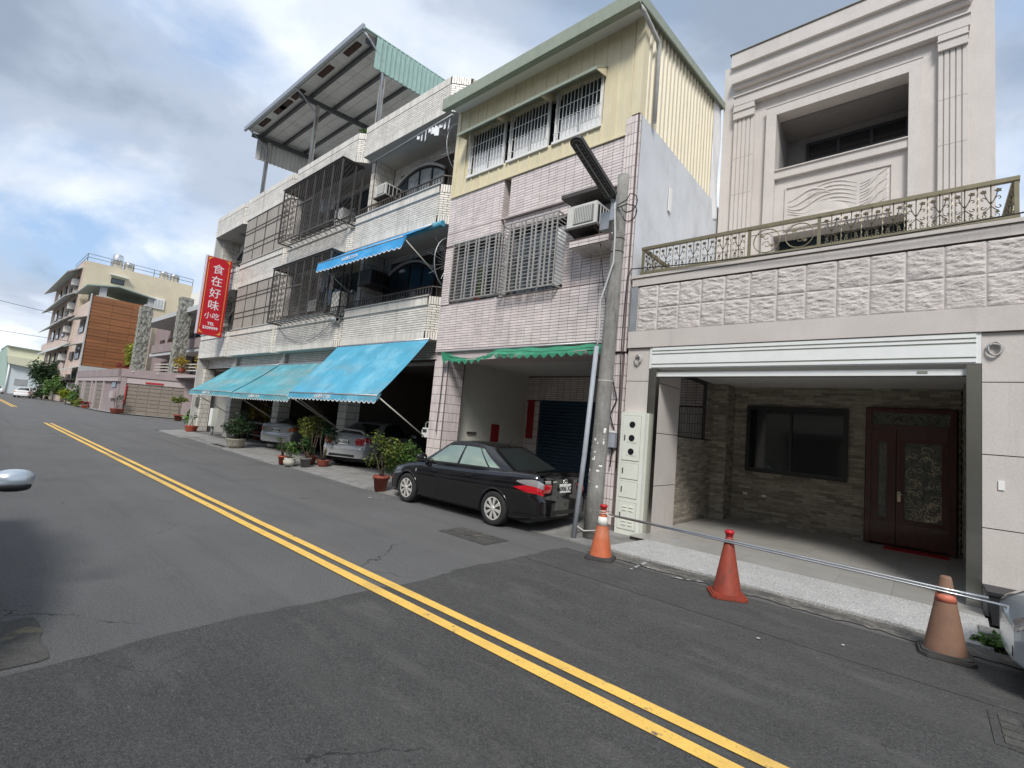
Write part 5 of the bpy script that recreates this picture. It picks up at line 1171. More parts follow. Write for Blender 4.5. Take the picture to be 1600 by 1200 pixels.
def potted(loc, label, pr, phh, pmat, style, crown, leaf, n, size, seed, stems=4, lobes=9, name='potted_shrub'):
    t = thing(name, label, 'potted plant', loc, 'potted plants along the street'); c = Vector(loc); pot(t, c, pr, phh, pmat, style)
    r = random.Random(seed); cc = c+Vector(crown[:3]); b = MB()
    for k in range(stems):
        a = r.uniform(0, 6.28); q = c+Vector((math.cos(a)*pr*.3, math.sin(a)*pr*.3, phh*.8)); e = cc+Vector((r.uniform(-.6, .6)*crown[3], r.uniform(-.6, .6)*crown[4], r.uniform(.1, .8)*crown[5])); m = (q+e)/2+Vector((r.uniform(-.06, .06), r.uniform(-.06, .06), 0))
        b.tube([q, m, e], [.02, .014, .006], 6)
        for j in range(3):
            s = m+(e-m)*r.random(); b.tube([s, s+Vector((r.uniform(-.25, .25), r.uniform(-.25, .25), r.uniform(.05, .25)))*crown[5]*1.2], [.008, .003], 5)
    b.build('stem', 'bark', t); b = MB(); foliage(b, cc, crown[3], crown[4], crown[5], n, size, seed, lobes); b.build('crown', leaf, t, tint=True)
    return t
t = potted((-9.86, 6.86, .02), 'shrub with yellow green leaves in terracotta pot at the black sedan nose', .19, .36, 'terracotta', 0, (0, 0, .95, .46, .46, .44), 'leaf_yellowgreen', 900, .085, 3, 3, 11)
b = MB(); foliage(b, (-9.86, 6.86, .97), .46, .46, .44, 420, .085, 3, 11); b.build('dark_leaves', 'leaf_green', t, tint=True)
t = thing('green_bush', 'feathery green bush behind the black sedan hood by the tiled pillar', 'bush', (-10.4, 7.75, .1))
b = MB(); foliage(b, (-10.35, 7.75, .75), .62, .45, .55, 1500, .09, 21, 12); b.build('crown', 'leaf_light', t, tint=True)
b = MB()
for k in range(6): b.tube([(-10.4+.05*k, 7.75, .08), (-10.6+.12*k, 7.7+.03*k, .6), (-10.75+.17*k, 7.7, 1.05)], [.015, .01, .004], 5)
b.build('stem', 'bark', t)
potted((-15.32, 6.93, .03), 'small plant in a red pot, leftmost of the cluster before the pale sedan', .13, .26, 'pot_red', 0, (0, 0, .62, .26, .26, .28), 'leaf_green', 300, .08, 31)
potted((-14.80, 6.92, .03), 'small plant in a round cream pot in the cluster before the pale sedan', .17, .24, 'pot_white', 1, (0, .05, .55, .25, .25, .26), 'leaf_light', 240, .08, 32)
potted((-14.45, 7.25, .04), 'plant in a grey bucket in the cluster before the pale sedan', .17, .28, 'pot_grey', 0, (0, 0, .65, .28, .28, .34), 'leaf_green', 300, .085, 33)
potted((-14.9, 7.65, .06), 'tall leafy shrub in red pot at the back of the cluster between the silver cars', .17, .28, 'terracotta', 0, (-.25, .05, 1.12, .62, .5, .52), 'leaf_yellowgreen', 900, .085, 34, 4, 10)
potted((-14.3, 7.75, .07), 'dark leafy shrub in brown bowl beside the pale sedan bumper', .19, .2, 'terracotta', 2, (0, .1, .95, .40, .4, .55), 'leaf_dark', 600, .085, 35, 4, 10)
potted((-20.7, 7.45, .05), 'round dark green shrub in a stained cream pot by the drain slot', .34, .36, 'pot_cream', 2, (0, .05, .92, .80, .6, .48), 'leaf_dark', 1500, .11, 36, 5, 13)
potted((-32.9, 9.5, .0), 'spiky leaved plant in terracotta pot at the corner of the side lane', .24, .36, 'terracotta', 0, (0, 0, .8, .6, .5, .4), 'leaf_light', 260, .35, 37, 2, 6)
potted((-29.5, 8.35, .06), 'red bowl with thin sapling at the foot of the white end pillar', .30, .36, 'pot_red', 2, (.1, 0, .8, .2, .2, .3), 'leaf_green', 60, .1, 38, 2, 4)
potted((-45.6, 11.9, .0), 'flat topped bonsai in terracotta pot right of the wide garage door', .32, .5, 'terracotta', 0, (0, 0, 1.7, .75, .7, .28), 'leaf_yellowgreen', 420, .2, 39, 2, 7)
potted((-53.2, 9.3, .0), 'bare twisted bonsai in wide bowl left of the wide garage door', .5, .45, 'terracotta', 2, (0, 0, 1.3, .9, .6, .4), 'leaf_dark', 160, .14, 40, 6, 7)
potted((-63.5, 8.6, .0), 'small red flowering pot on the kerb before the narrow garage doors', .35, .3, 'pot_red', 2, (0, 0, .5, .5, .4, .25), 'leaf_red', 120, .2, 41, 3, 5)
for (loc, lab, crown, lf, n, sz, sd) in (
    ((-74.5, 8.3, 0), 'bright yellow shrub on the kerb at the end of the garages', (1.3, .8, .9), 'leaf_lime', 500, .3, 51),
    ((-75.5, 9.0, .6), 'dark bush behind the bright yellow shrub', (1.5, 1.2, 1.1), 'leaf_green', 600, .3, 52),
    ((-72.0, 8.5, 0), 'green shrub right of the bright yellow shrub', (.8, .6, .8), 'leaf_light', 380, .25, 53),
    ((-67.0, 8.4, 0), 'low spreading shrub on the kerb in front of the garage doors', (1.4, .6, .5), 'leaf_yellowgreen', 300, .25, 54),
    ((-86, 8.3, 0), 'leafy roadside shrub at the foot of the dark green tree', (2.6, 1.2, 2.1), 'leaf_light', 1200, .35, 55),
    ((-90, 7.6, 0), 'brown green hedge clump behind the white sedan', (2.6, 1.0, 1.2), 'leaf_dark', 700, .3, 56)):
    t = thing('roadside_shrub', lab, 'shrub', loc, 'far roadside shrubs'); b = MB(); foliage(b, (loc[0], loc[1], loc[2]+crown[2]*.9), crown[0], crown[1], crown[2], n, sz, sd, 10); b.build('crown', lf, t, tint=True)
    b = MB()
    for k in range(4): b.tube([(loc[0]+.1*k, loc[1], loc[2]-.02), (loc[0]-.4+.3*k, loc[1], loc[2]+crown[2])], [.04, .015], 5)
    b.build('stem', 'bark', t)
t = thing('roadside_tree', 'dense dark green tree beside the pale warehouse', 'tree', (-97, 8.7, 0))
b = MB(); foliage(b, (-97, 8.7, 3.5), 5.2, 2.6, 2.5, 5200, .45, 61, 24); b.build('crown', 'leaf_dark', t, tint=True)
b = MB(); b.tube([(-97, 8.7, 0), (-97.1, 8.7, 1.5), (-96.8, 8.7, 3.5)], [.25, .2, .08], 8)
for k in range(8): b.tube([(-97, 8.7, 1.2+.2*k), (-97+3*math.cos(k*1.3), 8.7+1.5*math.sin(k*1.3), 2.8+.25*k)], [.1, .03], 6)
b.build('trunk', 'bark', t)
t = thing('weeds', 'clump of green weeds at the kerb beside the faded cone', 'weeds', (.62, 7.05, 0))
b = MB()
for k, cx in enumerate((.46, .62, .80)): foliage(b, (cx, 7.08+.05*k, .07), .16, .16, .09, 160, .07, 70+k, 5)
b.build('leaves', 'leaf_light', t, tint=True)
b = MB(); foliage(b, (.65, 7.1, .05), .26, .16, .06, 120, .06, 77, 5); b.build('dry_leaves', 'leaf_yellowgreen', t, tint=True)
MB().box(.42, .95, 7.3, 7.62, .0, .09).build('kerb_stone', 'concrete_pole', t)
t = thing('balcony_plant', 'small green plant on the open rooftop parapet under the canopy', 'plant', (-16.2, 9.0, 12.0))
b = MB(); foliage(b, (-16.2, 8.95, 12.45), .35, .3, .45, 160, .16, 81, 5); b.build('crown', 'leaf_light', t, tint=True); MB().tube([(-16.2, 9, 11.45), (-16.2, 8.95, 12.5)], [.02, .008], 5).build('stem', 'bark', t)
t = thing('cactus', 'tall pale cactus behind the left window grille of the pink house', 'cactus', (-8.9, 8.5, 4.96))
b = MB()
for k, (dx, h) in enumerate(((0, .95), (.12, .6), (-.1, .45))): b.tube([(-8.85+dx, 8.5, 5.0+h*q/6) for q in range(7)], [.05, .055, .055, .055, .05, .045, .01], 9)
b.build('stem', 'leaf_light', t, tint=True); MB().lathe([(.1, 0), (.13, .12), (.12, .12)], 12, (-8.85, 8.5, 4.96)).build('pot', 'terracotta', t)

# ================================================================ CLUTTER UNDER THE ARCADES AND IN THE CAGES
potted((-27.6, 10.2, .12), 'orange red leafed plant in the shade of the end arcade', .3, .4, 'terracotta', 0, (0, 0, 1.3, .6, .5, .6), 'leaf_red', 420, .16, 101, 4, 9)
potted((-25.0, 10.0, .12), 'yellow orange croton under the far teal awning', .3, .4, 'terracotta', 0, (0, 0, 1.25, .7, .5, .6), 'leaf_yellow', 420, .16, 102, 4, 9)
potted((-23.4, 10.4, .12), 'tall green plant in the shade under the far teal awning', .3, .4, 'pot_grey', 0, (0, 0, 1.5, .8, .6, .7), 'leaf_green', 620, .16, 103, 4, 9)
t = thing('work_table', 'dark work table in the shade behind the round shrub', 'table', (-23.2, 9.4, .12))
MB().box(-24.2, -22.3, 9.1, 9.8, .95, 1.02).build('table_top', 'pot_grey', t)
for xx in (-24.1, -22.4):
    for yy in (9.16, 9.74): MB().cyl((xx, yy, .12), (xx, yy, .95), .03, n=7).build('leg', 'steel_dark', t)
MB().box(-24.1, -22.4, 9.2, 9.7, .4, .44).build('shelf', 'steel_dark', t)
for (x, z, mt, lab) in ((-16.6, 5.34, 'ac_body', 'white washing machine at the right end of the lower cage'), (-17.2, 8.68, 'ac_body', 'white washing machine behind the upper cage mesh')):
    t = thing('washing_machine', lab, 'washing machine', (x, 9.0, z)); MB().box(x-.3, x+.3, 8.7, 9.25, z, z+.88).build('case', mt, t); MB().box(x-.28, x+.28, 8.72, 9.23, z+.881, z+.93).build('lid', 'glass_film', t); MB().box(x-.3, x+.3, 9.15, 9.25, z+.93, z+1.05).build('control_panel', 'frame_alu', t)
for k, (x, z) in enumerate(((-17.9, 5.9), (-18.6, 9.3))):
    t = thing('laundry', 'pale laundry hanging inside the %s mesh cage' % ('lower', 'upper')[k], 'laundry', (x, 8.9, z+1.2))
    MB().cyl((x-.8, 8.9, z+1.2), (x+.8, 8.9, z+1.2), .015, n=6).build('pole', 'rod_steel', t)
    for j in range(4):
        b = MB(); xa = x-.7+.36*j; b.grid(lambda s, q: (xa+.28*s, 8.9+.03*math.sin(s*7+q*2+j)-.01, z+1.2-(.5+.15*(j % 2))*q), 6, 6); b.build('cloth', ('white_film', 'pvc_grey', 'cable_grey', 'pink_plain')[j], t)
for x, y, rz, s in ((-9.1, 6.1, .3, .05), (-8.95, 6.35, 1.2, .03), (-1.2, 5.2, .4, .022), (-.6, 5.75, 1.0, .018)):
    b = MB(); c, d = math.cos(rz)*s, math.sin(rz)*s; b.quad((x-c, y-d, .018), (x+d, y-c, .020), (x+c, y+d, .022), (x-d, y+c, .019)); o = b.build('litter_scrap', 'cable_grey')
    tag(o, 'tiny white scrap of litter on the asphalt %s' % {-9.1: 'before the terracotta pot', -8.95: 'close to the black sedan front wheel', -1.2: 'in front of the red cone', -.6: 'between the red and faded cones'}[x], 'litter', 'litter on the road', (x, y, .018))
# ================================================================ CARS
def interp(tab, x):
    if x <= tab[0][0]: return tab[0][1]
    if x >= tab[-1][0]: return tab[-1][1]
    for i in range(len(tab)-1):
        if tab[i][0] <= x <= tab[i+1][0]:
            x0, y0 = tab[i]; x1, y1 = tab[i+1]
            def sl(j):
                if j <= 0 or j >= len(tab)-1: return (tab[min(j+1, len(tab)-1)][1]-tab[max(j-1, 0)][1])/(tab[min(j+1, len(tab)-1)][0]-tab[max(j-1, 0)][0])
                a = (tab[j][1]-tab[j-1][1])/(tab[j][0]-tab[j-1][0]); c = (tab[j+1][1]-tab[j][1])/(tab[j+1][0]-tab[j][0])
                return 0 if a*c <= 0 else 2*a*c/(a+c)
            h = x1-x0; t = (x-x0)/h; m0, m1 = sl(i)*h, sl(i+1)*h
            return (2*t**3-3*t*t+1)*y0+(t**3-2*t*t+t)*m0+(-2*t**3+3*t*t)*y1+(t**3-t*t)*m1
PROF = [(.88, 0), (.955, .05), (.968, .16), (.978, .32), (.992, .48), (1.0, .62), (.988, .70), (.972, .82), (.935, .93), (.86, .985), (.70, 1.0), (.35, 1.0), (0, 1.0)]
class Car:
    FW, RW, WR = 1.34, -1.21, .305
    W = [(-2.15, .60), (-2.12, .70), (-2.05, .765), (-1.9, .81), (-1.6, .84), (-1.0, .848), (0, .848), (1.0, .845), (1.5, .832), (1.85, .79), (2.02, .72), (2.10, .64), (2.14, .54)]
    ZD = [(-2.15, .93), (-2.10, 1.00), (-2.0, 1.025), (-1.6, 1.025), (-1.2, 1.0), (-.5, .965), (.4, .93), (.95, .915), (1.4, .86), (1.75, .78), (2.0, .68), (2.10, .60), (2.14, .54)]
    ZB = [(-2.15, .30), (-1.9, .24), (-1.5, .20), (1.5, .19), (1.9, .20), (2.14, .26)]
    G = dict(xr0=-1.62, xr1=-.78, xf0=1.08, xf1=.34, zr=1.01, zf=.92, hw0=.785, hw1=.56, top=1.46)
    def body(s, x, v, off=0.0):
        i = min(int(v*(len(PROF)-1)), len(PROF)-2); f = v*(len(PROF)-1)-i
        # smooth profile
        def P(k): return PROF[max(0, min(len(PROF)-1, k))]
        def cr(a, b, c, d, t): return .5*((2*b)+(c-a)*t+(2*a-5*b+4*c-d)*t*t+(-a+3*b-3*c+d)*t**3)
        yf = cr(P(i-1)[0], P(i)[0], P(i+1)[0], P(i+2)[0] if i+2 < len(PROF) else -P(i)[0], f); zf = cr(P(i-1)[1], P(i)[1], P(i+1)[1], P(i+2)[1], f)
        w, zd, zb = interp(s.W, x), interp(s.ZD, x), interp(s.ZB, x); z = zb+(zd-zb)*zf
        y = w*max(0, yf); 
        if yf < .8: z += .018*(1-(yf/.8)**2)
        xx = x
        e = max(0, (abs(x)-1.85)/.28)
        bump = max(0, min(1, (.66-z)/.08))*.055*min(1, e)
        xx += bump*(1 if x > 0 else -1)
        if off: y += off; 
        return Vector((xx, y, z))
    def glass(s, side, t, q, off=0.0):
        g = s.G; xr = g['xr0']+(g['xr1']-g['xr0'])*q; xf = g['xf0']+(g['xf1']-g['xf0'])*q
        hw = g['hw0']+(g['hw1']-g['hw0'])*(q**1.25); 
        if side in ('L', 'R'):
            x = xr+(xf-xr)*t; e = abs(2*t-1)**4; y = hw*(1-.075*e); zt = g['zr']+(g['zf']-g['zr'])*t; ztop = g['top']-.03-.05*(2*t-1.05)**2
            z = zt-.05+(ztop-zt+.05)*q; p = Vector((x, y if side == 'R' else -y, z)); n = Vector((0, 1 if side == 'R' else -1, .35)).normalized()
        else:
            y = hw*.925*(2*t-1); bul = .13*(1-(2*t-1)**2); fx = xf+bul if side == 'F' else xr-bul*.8; tt = 1 if side == 'F' else 0
            zt = g['zr']+(g['zf']-g['zr'])*tt; ztop = g['top']-.03-.05*(2*tt-1.05)**2
            p = Vector((fx, y, zt-.05+(ztop-zt+.05)*q+.022*q*(1-(2*t-1)**2))); n = Vector((1 if side == 'F' else -1, 0, .7)).normalized()
        return p+n*off
def car(loc, rz, label, paint, side_glass='car_glass', rim=0, tail='split', spoiler=None, plate=None, mext=0, group='parked cars', detail=True, category='car', name='sedan'):
    C = Car(); t = thing(name, label, category, loc, group, local=True, rz=rz)
    NX, NV = 132, 30; xs = [-2.15+4.29*k/NX for k in range(NX+1)]
    b = MB()
    for sg in (1, -1):
        pos = {}; inside = set()
        for i in range(NX+1):
            for j in range(NV+1):
                p = C.body(xs[i], j/NV); pos[i, j] = p
                for wx in (C.FW, C.RW):
                    if j < NV*.7 and (p.x-wx)**2+(p.z-.31)**2 < .352**2: inside.add((i, j))
        for (i, j) in list(inside):
            if any((i+a, j+c) in pos and (i+a, j+c) not in inside for a, c in ((1, 0), (-1, 0), (0, 1), (0, -1))):
                p = pos[i, j]; wx = min((C.FW, C.RW), key=lambda q: abs(q-p.x)); d = Vector((p.x-wx, 0, p.z-.31))
                if d.length > .2: d.normalize(); p.x, p.z = wx+d.x*.352, .31+d.z*.352
        idx = {}
        base = len(b.v)
        for i in range(NX+1):
            for j in range(NV+1): p = pos[i, j]; idx[i, j] = b.add([(p.x, sg*p.y, p.z)])
        b.smooth = True
        for i in range(NX):
            for j in range(NV):
                q = ((i, j), (i+1, j), (i+1, j+1), (i, j+1))
                if all(k in inside for k in q): continue
                f = [idx[k] for k in q]; b.face(*(f if sg < 0 else f[::-1]))
        b.smooth = False
    def cap(i, sgx):
        def f(s, q):
            p = C.body(xs[i], q); k = 2*s-1
            return (p.x+sgx*.02*(1-k*k)*min(1, (1-q)*6), p.y*k, p.z)
        b.grid(f, 12, NV)
    cap(0, -1); cap(NX, 1)
    # greenhouse shell and roof
    for sd in 'LRFB':
        b.grid(lambda u, q: C.glass(sd, u, q), 16, 8)
    def roof(u, w):
        pL = C.glass('L', u, 1); pR = C.glass('R', u, 1); k = 2*w-1; p = pL+(pR-pL)*w
        return Vector((p.x+(.13*(1-k*k)*max(0, (u-.8)/.2) if u > .8 else -.104*(1-k*k)*max(0, (.2-u)/.2)), p.y, p.z+.028*(1-k*k)))
    b.grid(roof, 16, 12)
    body = b.build('body', paint, t)
    # wheel wells and underbody
    u = MB(); u.box(-1.95, 1.95, -.70, .70, .17, .5)
    u.build('underbody', 'car_trim', t)
    for wx in (C.FW, C.RW):
        for sg in (-1, 1):
            w = MB(); n = 18
            for k in range(n):
                a0, a1 = math.pi*(k/n)*1.12-.06*3, math.pi*((k+1)/n)*1.12-.06*3
                w.quad((wx+.353*math.cos(a0), sg*.845, .31+.353*math.sin(a0)), (wx+.353*math.cos(a1), sg*.845, .31+.353*math.sin(a1)), (wx+.353*math.cos(a1), sg*.5, .31+.353*math.sin(a1)), (wx+.353*math.cos(a0), sg*.5, .31+.353*math.sin(a0)))
            w.build('wheel_well', 'car_trim', t)
            lp = []
            for k in range(25):
                a = R(-8+k*196/24); lx, lz = wx+.352*math.cos(a), .31+.352*math.sin(a)
                vv = min((abs(C.body(lx, q/60*.75).z-lz), q/60*.75) for q in range(61))[1]; lp.append((lx, sg*(C.body(lx, vv).y+.002), max(lz, .23)))
            lm = MB(); lm.tube(lp, .014, 7); lm.build('arch_lip', paint, t)
            ty = MB(); r = C.WR; yo = sg*.83; 
            ty.lathe([(r*.66, 0), (r*.70, .012), (r*.90, .018), (r*.985, .0), (r, -.03), (r, -.14), (r*.96, -.17), (r*.6, -.17)] if sg > 0 else [(r*.66, 0), (r*.70, -.012), (r*.90, -.018), (r*.985, .0), (r, .03), (r, .14), (r*.96, .17), (r*.6, .17)], 32, (wx, yo, r), 'y')
            wh = ty.build('wheel', 'tyre', t, fixn=True)
            rm = MB(); rr = r*.67; rm.lathe([(rr*.99, .004*sg), (rr*.99, .012*sg), (rr*.90, .012*sg), (rr*.88, -.03*sg), (rr*.87, -.05*sg)], 32, (wx, yo, r), 'y')
            rm2 = MB()
            ns = 8 if rim == 0 else 5
            for k in range(ns):
                a = 2*math.pi*k/ns+.2; ca, sa = math.cos(a), math.sin(a)
                for da in ((-.10, .10) if rim == 0 else (0,)):
                    ce, se = math.cos(a+da), math.sin(a+da)
                    rm2.bar((wx+.03*ca, yo+.006*sg, r+.03*sa), (wx+rr*.93*ce, yo+.008*sg, r+rr*.93*se), .024 if rim == 0 else .055, .02, up=(0, 1, 0))
            rm2.lathe([(.05, -.01*sg), (.05, .016*sg), (.03, .02*sg), (.001, .02*sg)], 14, (wx, yo, r), 'y')
            rb = MB(); rb.lathe([(rr*.985, -.055*sg), (rr*.985, -.045*sg)], 28, (wx, yo, r), 'y'); rb.build('brake_shadow', 'car_trim', wh)
            tr = MB(); n = 32
            for k in range(n):
                a0, a1 = 6.2832*k/n, 6.2832*(k+1)/n
                for (ra, ya, rb_, yb) in ((rr*1.0, .012*sg, rr*.90, .010*sg), (rr*.90, .010*sg, rr*.89, -.045*sg)):
                    tr.smooth = True; tr.quad((wx+ra*math.cos(a0), yo+ya, r+ra*math.sin(a0)), (wx+ra*math.cos(a1), yo+ya, r+ra*math.sin(a1)), (wx+rb_*math.cos(a1), yo+yb, r+rb_*math.sin(a1)), (wx+rb_*math.cos(a0), yo+yb, r+rb_*math.sin(a0)))
            tr.v_off = 0; i0 = len(tr.v); tr.v += rm2.v; tr.f += [tuple(k+i0 for k in f) for f in rm2.f]; tr.t += rm2.t; tr.sm += rm2.sm
            tr.build('rim', 'alloy', wh, fixn=True)
    # glazing
    def gpatch(sd, corners, name, mat, off, parent, n=10):
        b = MB(); (t00, q00), (t10, q10), (t11, q11), (t01, q01) = corners
        def f(a, c):
            tt = (t00*(1-a)+t10*a)*(1-c)+(t01*(1-a)+t11*a)*c; q = (q00*(1-a)+q10*a)*(1-c)+(q01*(1-a)+q11*a)*c; return C.glass(sd, tt, q, off)
        b.grid(f, n, 8); return b.build(name, mat, parent)
    for sd in 'LR':
        gpatch(sd, ((.075, .10), (.965, .10), (.93, .92), (.16, .92)), 'window_surround', 'car_trim', .004, t, 24)
        gpatch(sd, ((.565, .15), (.935, .15), (.905, .85), (.565, .85)), 'front_side_window', side_glass, .008, t)
        gpatch(sd, ((.225, .15), (.535, .15), (.535, .85), (.265, .85)), 'rear_side_window', side_glass, .008, t)
        gpatch(sd, ((.105, .15), (.205, .15), (.245, .82), (.19, .82)), 'quarter_window', side_glass, .008, t, 4)
    gpatch('F', ((.05, .10), (.95, .10), (.94, .96), (.06, .96)), 'windscreen', 'car_glass', .006, t, 16)
    gpatch('B', ((.05, .12), (.95, .12), (.93, .94), (.07, .94)), 'rear_window', 'car_glass', .006, t, 16)
    # lights as patches lifted off the body
    def bpatch(x0, x1, v0, v1, sg, name, mat, off=.004, n=10, skew=0, taper=0):
        b = MB()
        def f(a, c):
            v = v0+(v1-v0)*c; xa = x0+skew*c; x = xa+(x1-xa)*a; vv = v
            if taper: mid = v0+(v1-v0)*.6; vv = mid+(v-mid)*(1-taper*a*a)
            p = C.body(x, vv); e = .002; pu = C.body(min(2.14, x+.01), vv)-C.body(max(-2.15, x-.01), vv); pv = C.body(x, vv+.01)-C.body(x, vv-.01); nn = pv.cross(pu)
            if nn.length < 1e-9: nn = Vector((0, 1, 0))
            nn.normalize()
            if nn.y < 0: nn = -nn
            p = p+nn*off; return (p.x, sg*p.y, p.z)
        b.grid(f, n, 8); return b.build(name, mat, t)
    for sg in (1, -1):
        if tail == 'split':
            bpatch(-2.15, -1.66, .375, .54, sg, 'tail_lamp', 'tail_red', .006, 20, taper=.9); bpatch(-2.15, -1.70, .51, .615, sg, 'tail_lamp_clear', 'tail_clear', .008, 18, taper=.85)
        elif tail == 'block':
            bpatch(-2.15, -1.88, .42, .66, sg, 'tail_lamp', 'tail_red', .006, 14, taper=.4); bpatch(-2.13, -2.0, .45, .52, sg, 'reverse_lamp', 'tail_clear', .009, 8)
        else:
            bpatch(-2.15, -1.92, .45, .62, sg, 'tail_lamp', 'tail_amber', .006, 12, taper=.5)
        # lamps continue onto the rear face
        yy0, yy1 = .36, .60
        if tail != 'oval':
            for (z0, z1, yi, mt) in ((.70, .845, .40, 'tail_red'), (.848, .915, .44, 'tail_clear' if tail == 'split' else 'tail_red')):
                q = MB(); q.grid(lambda u, w: (-2.158-.014*math.sin(math.pi*min(1, max(0, w)))-.004*(1-u), sg*(yi+.04*(1-w)*(1 if z0 < .8 else 0)+(.607-yi)*u), z0+(z1-z0)*w), 6, 6); q.build('tail_lamp' if mt == 'tail_red' else 'tail_lamp_clear', mt, t)
        bpatch(2.13, 1.78, .60, .84, sg, 'head_lamp', 'tail_clear', .006, 10, taper=.3)
        if detail:
            for x0 in (.36, -.62): bpatch(x0, x0+.012, .10, .72, sg, 'door_seam', 'car_trim', .0015, 2)
            bpatch(-.62, -.60, .55, .72, sg, 'door_seam', 'car_trim', .0015, 2)
            for x0 in (-.45, .55):
                p = C.body(x0-.08, .57); MB().bar((x0-.17, sg*(p.y+.02), p.z), (x0+.01, sg*(p.y+.02), p.z), .03, .022).build('door_handle', paint, t)
            bpatch(1.05, 1.10, .50, .56, sg, 'side_marker', 'tail_clear', .004, 3)
            bpatch(-1.55, 1.0, .03, .07, sg, 'sill_strip', 'car_trim', .004, 20)
        # mirrors
        p = C.glass('R', .93, .14); m = MB(); cx, cyy, cz_ = p.x+.02, p.y+.13+mext, p.z+.05
        m.grid(lambda u, w: (cx+.045+.09*math.sin(u*6.283)*math.sin(w*3.1416)*(1 if math.sin(u*6.283) > 0 else .45), sg*(cyy-.125*math.cos(w*3.1416)), cz_+.085*math.cos(u*6.283)*max(0, math.sin(w*3.1416))**.6), 14, 12)
        mr = m.build('side_mirror', paint, t); mu = MB(); mu.grid(lambda u, w: (cx+.045+.086*math.sin(u*6.283)*max(0, math.sin(w*3.1416))**.7*(1 if math.sin(u*6.283) > 0 else .45), sg*(cyy-.005-.118*math.cos(w*3.1416)), cz_-.045+.052*math.cos(u*6.283)*max(0, math.sin(w*3.1416))**.6), 14, 12); mu.build('mirror_underside', 'car_trim', mr); MB().bar((cx, sg*(p.y-.02), cz_-.05), (cx+.02, sg*(cyy-.06), cz_-.04), .05, .04).build('mirror_stalk', 'car_trim', mr)
        MB().bar((cx+.105, sg*(cyy-.05), cz_-.012), (cx+.085, sg*(cyy+.085), cz_-.008), .012, .026).build('indicator', 'tail_clear', mr)
        # visors
        if detail: gpatch('R' if sg > 0 else 'L', ((.26, .84), (.92, .84), (.90, .97), (.30, .97)), 'door_visor', 'car_trim', .022, t, 16)
    # rear plate, emblem, bumper slot, boot seam
    if plate:
        MB().box(-2.190, -2.165, -.165, .165, .70, .85).build('number_plate', 'plate_white', t); text_mesh(plate, .115, 'plate_ink', 'plate_lettering', t, frame((-2.1915, 0, .765), -Y, Z), .004, .001)
    if detail:
        e = MB(); e.tube([(-2.174, .06*math.cos(q/16*6.283), .955-.06+.042*math.sin(q/16*6.283)) for q in range(17)], .007, 6); e.tube([(-2.174, .022*math.cos(q/12*6.283), .90+.03*math.sin(q/12*6.283)) for q in range(13)], .005, 6); e.build('emblem', 'chrome', t)
        MB().box(-2.170, -2.158, .26, .38, .885, .90).build('badge', 'chrome', t); MB().box(-2.170, -2.158, -.38, -.26, .885, .90).build('badge', 'chrome', t)
        MB().box(-2.168, -2.1535, -.45, .45, .655, .662).build('boot_seam', 'car_trim', t)
        MB().box(-2.23, -2.212, -.45, .45, .33, .40).build('bumper_slot', 'car_trim', t)
        a = MB(); a.cyl((-.72, 0, 1.42), (-.90, .0, 1.62), .006, .003, 6); a.build('antenna', 'car_trim', t)
    g = MB(); g.box(2.13, 2.16, -.42, .42, .44, .54); g = g.build('grille', 'car_trim', t)
    for k in range(9): MB().box(2.158, 2.168, -.40+k*.1-.006, -.40+k*.1+.006, .445, .535).build('grille_bar', 'chrome', g)
    MB().box(2.16, 2.20, -.5, .5, .30, .38).build('air_intake', 'car_trim', t)
    if spoiler == 'lip': 
        s = MB(); s.grid(lambda u, w: (-2.08-.10*w, -.66+1.32*u, 1.02+.035*w*(1-(2*u-1)**6)-.02*(2*u-1)**4), 16, 4); s.grid(lambda u, w: (-2.08-.10*w, -.66+1.32*u, .995+.055*w*(1-(2*u-1)**6)-.02*(2*u-1)**4), 16, 4); s.build('spoiler', paint, t)
    if spoiler == 'hoop':
        s = MB(); s.tube([(-1.98, -.62, 1.0), (-2.06, -.60, 1.10), (-2.10, -.52, 1.155), (-2.12, 0, 1.17), (-2.10, .52, 1.155), (-2.06, .60, 1.10), (-1.98, .62, 1.0)], [.04, .035, .03, .03, .03, .035, .04], 8); s.build('spoiler', paint, t)
    return t
car((-7.15, 7.40, .005), math.pi, 'shiny black sedan parked at the kerb before the pink house', 'car_black', 'car_glass_pale', 0, 'split', 'lip', '6906 XZ')
car((-14.8, 10.05, .12), R(116), 'pale silver sedan with hoop spoiler under the large blue awning', 'car_pale', 'car_glass', 1, 'block', 'hoop', 'FH-0263')
car((-20.45, 10.4, .12), R(115), 'silver sedan with oval tail lamps in shade under the middle awning', 'car_silver', 'car_glass', 1, 'oval', None, '8B-5520', detail=False)
car((-6.45, -.62, .005), 0, 'light blue grey car at the left edge showing only its door mirror', 'car_lightblue', 'car_glass', 1, 'block', detail=False, mext=.15)
car((2.72, 6.30, .005), math.pi, 'light silver blue car nose at the right edge beside the faded cone', 'car_lightblue', 'car_glass', 1, 'block')
car((-96.0, 6.35, .0), math.pi+R(-12), 'white sedan seen from behind, parked far down the street', 'car_white', 'car_glass', 1, 'oval', detail=False)
car((-118, 4.2, .0), R(8), 'white car at the far left edge of the road', 'car_white', 'car_glass', 1, 'oval', detail=False)
car((-110, 8.2, .0), math.pi+R(-20), 'grey car half hidden behind the far white sedan', 'car_silver', 'car_glass', 1, 'oval', detail=False)

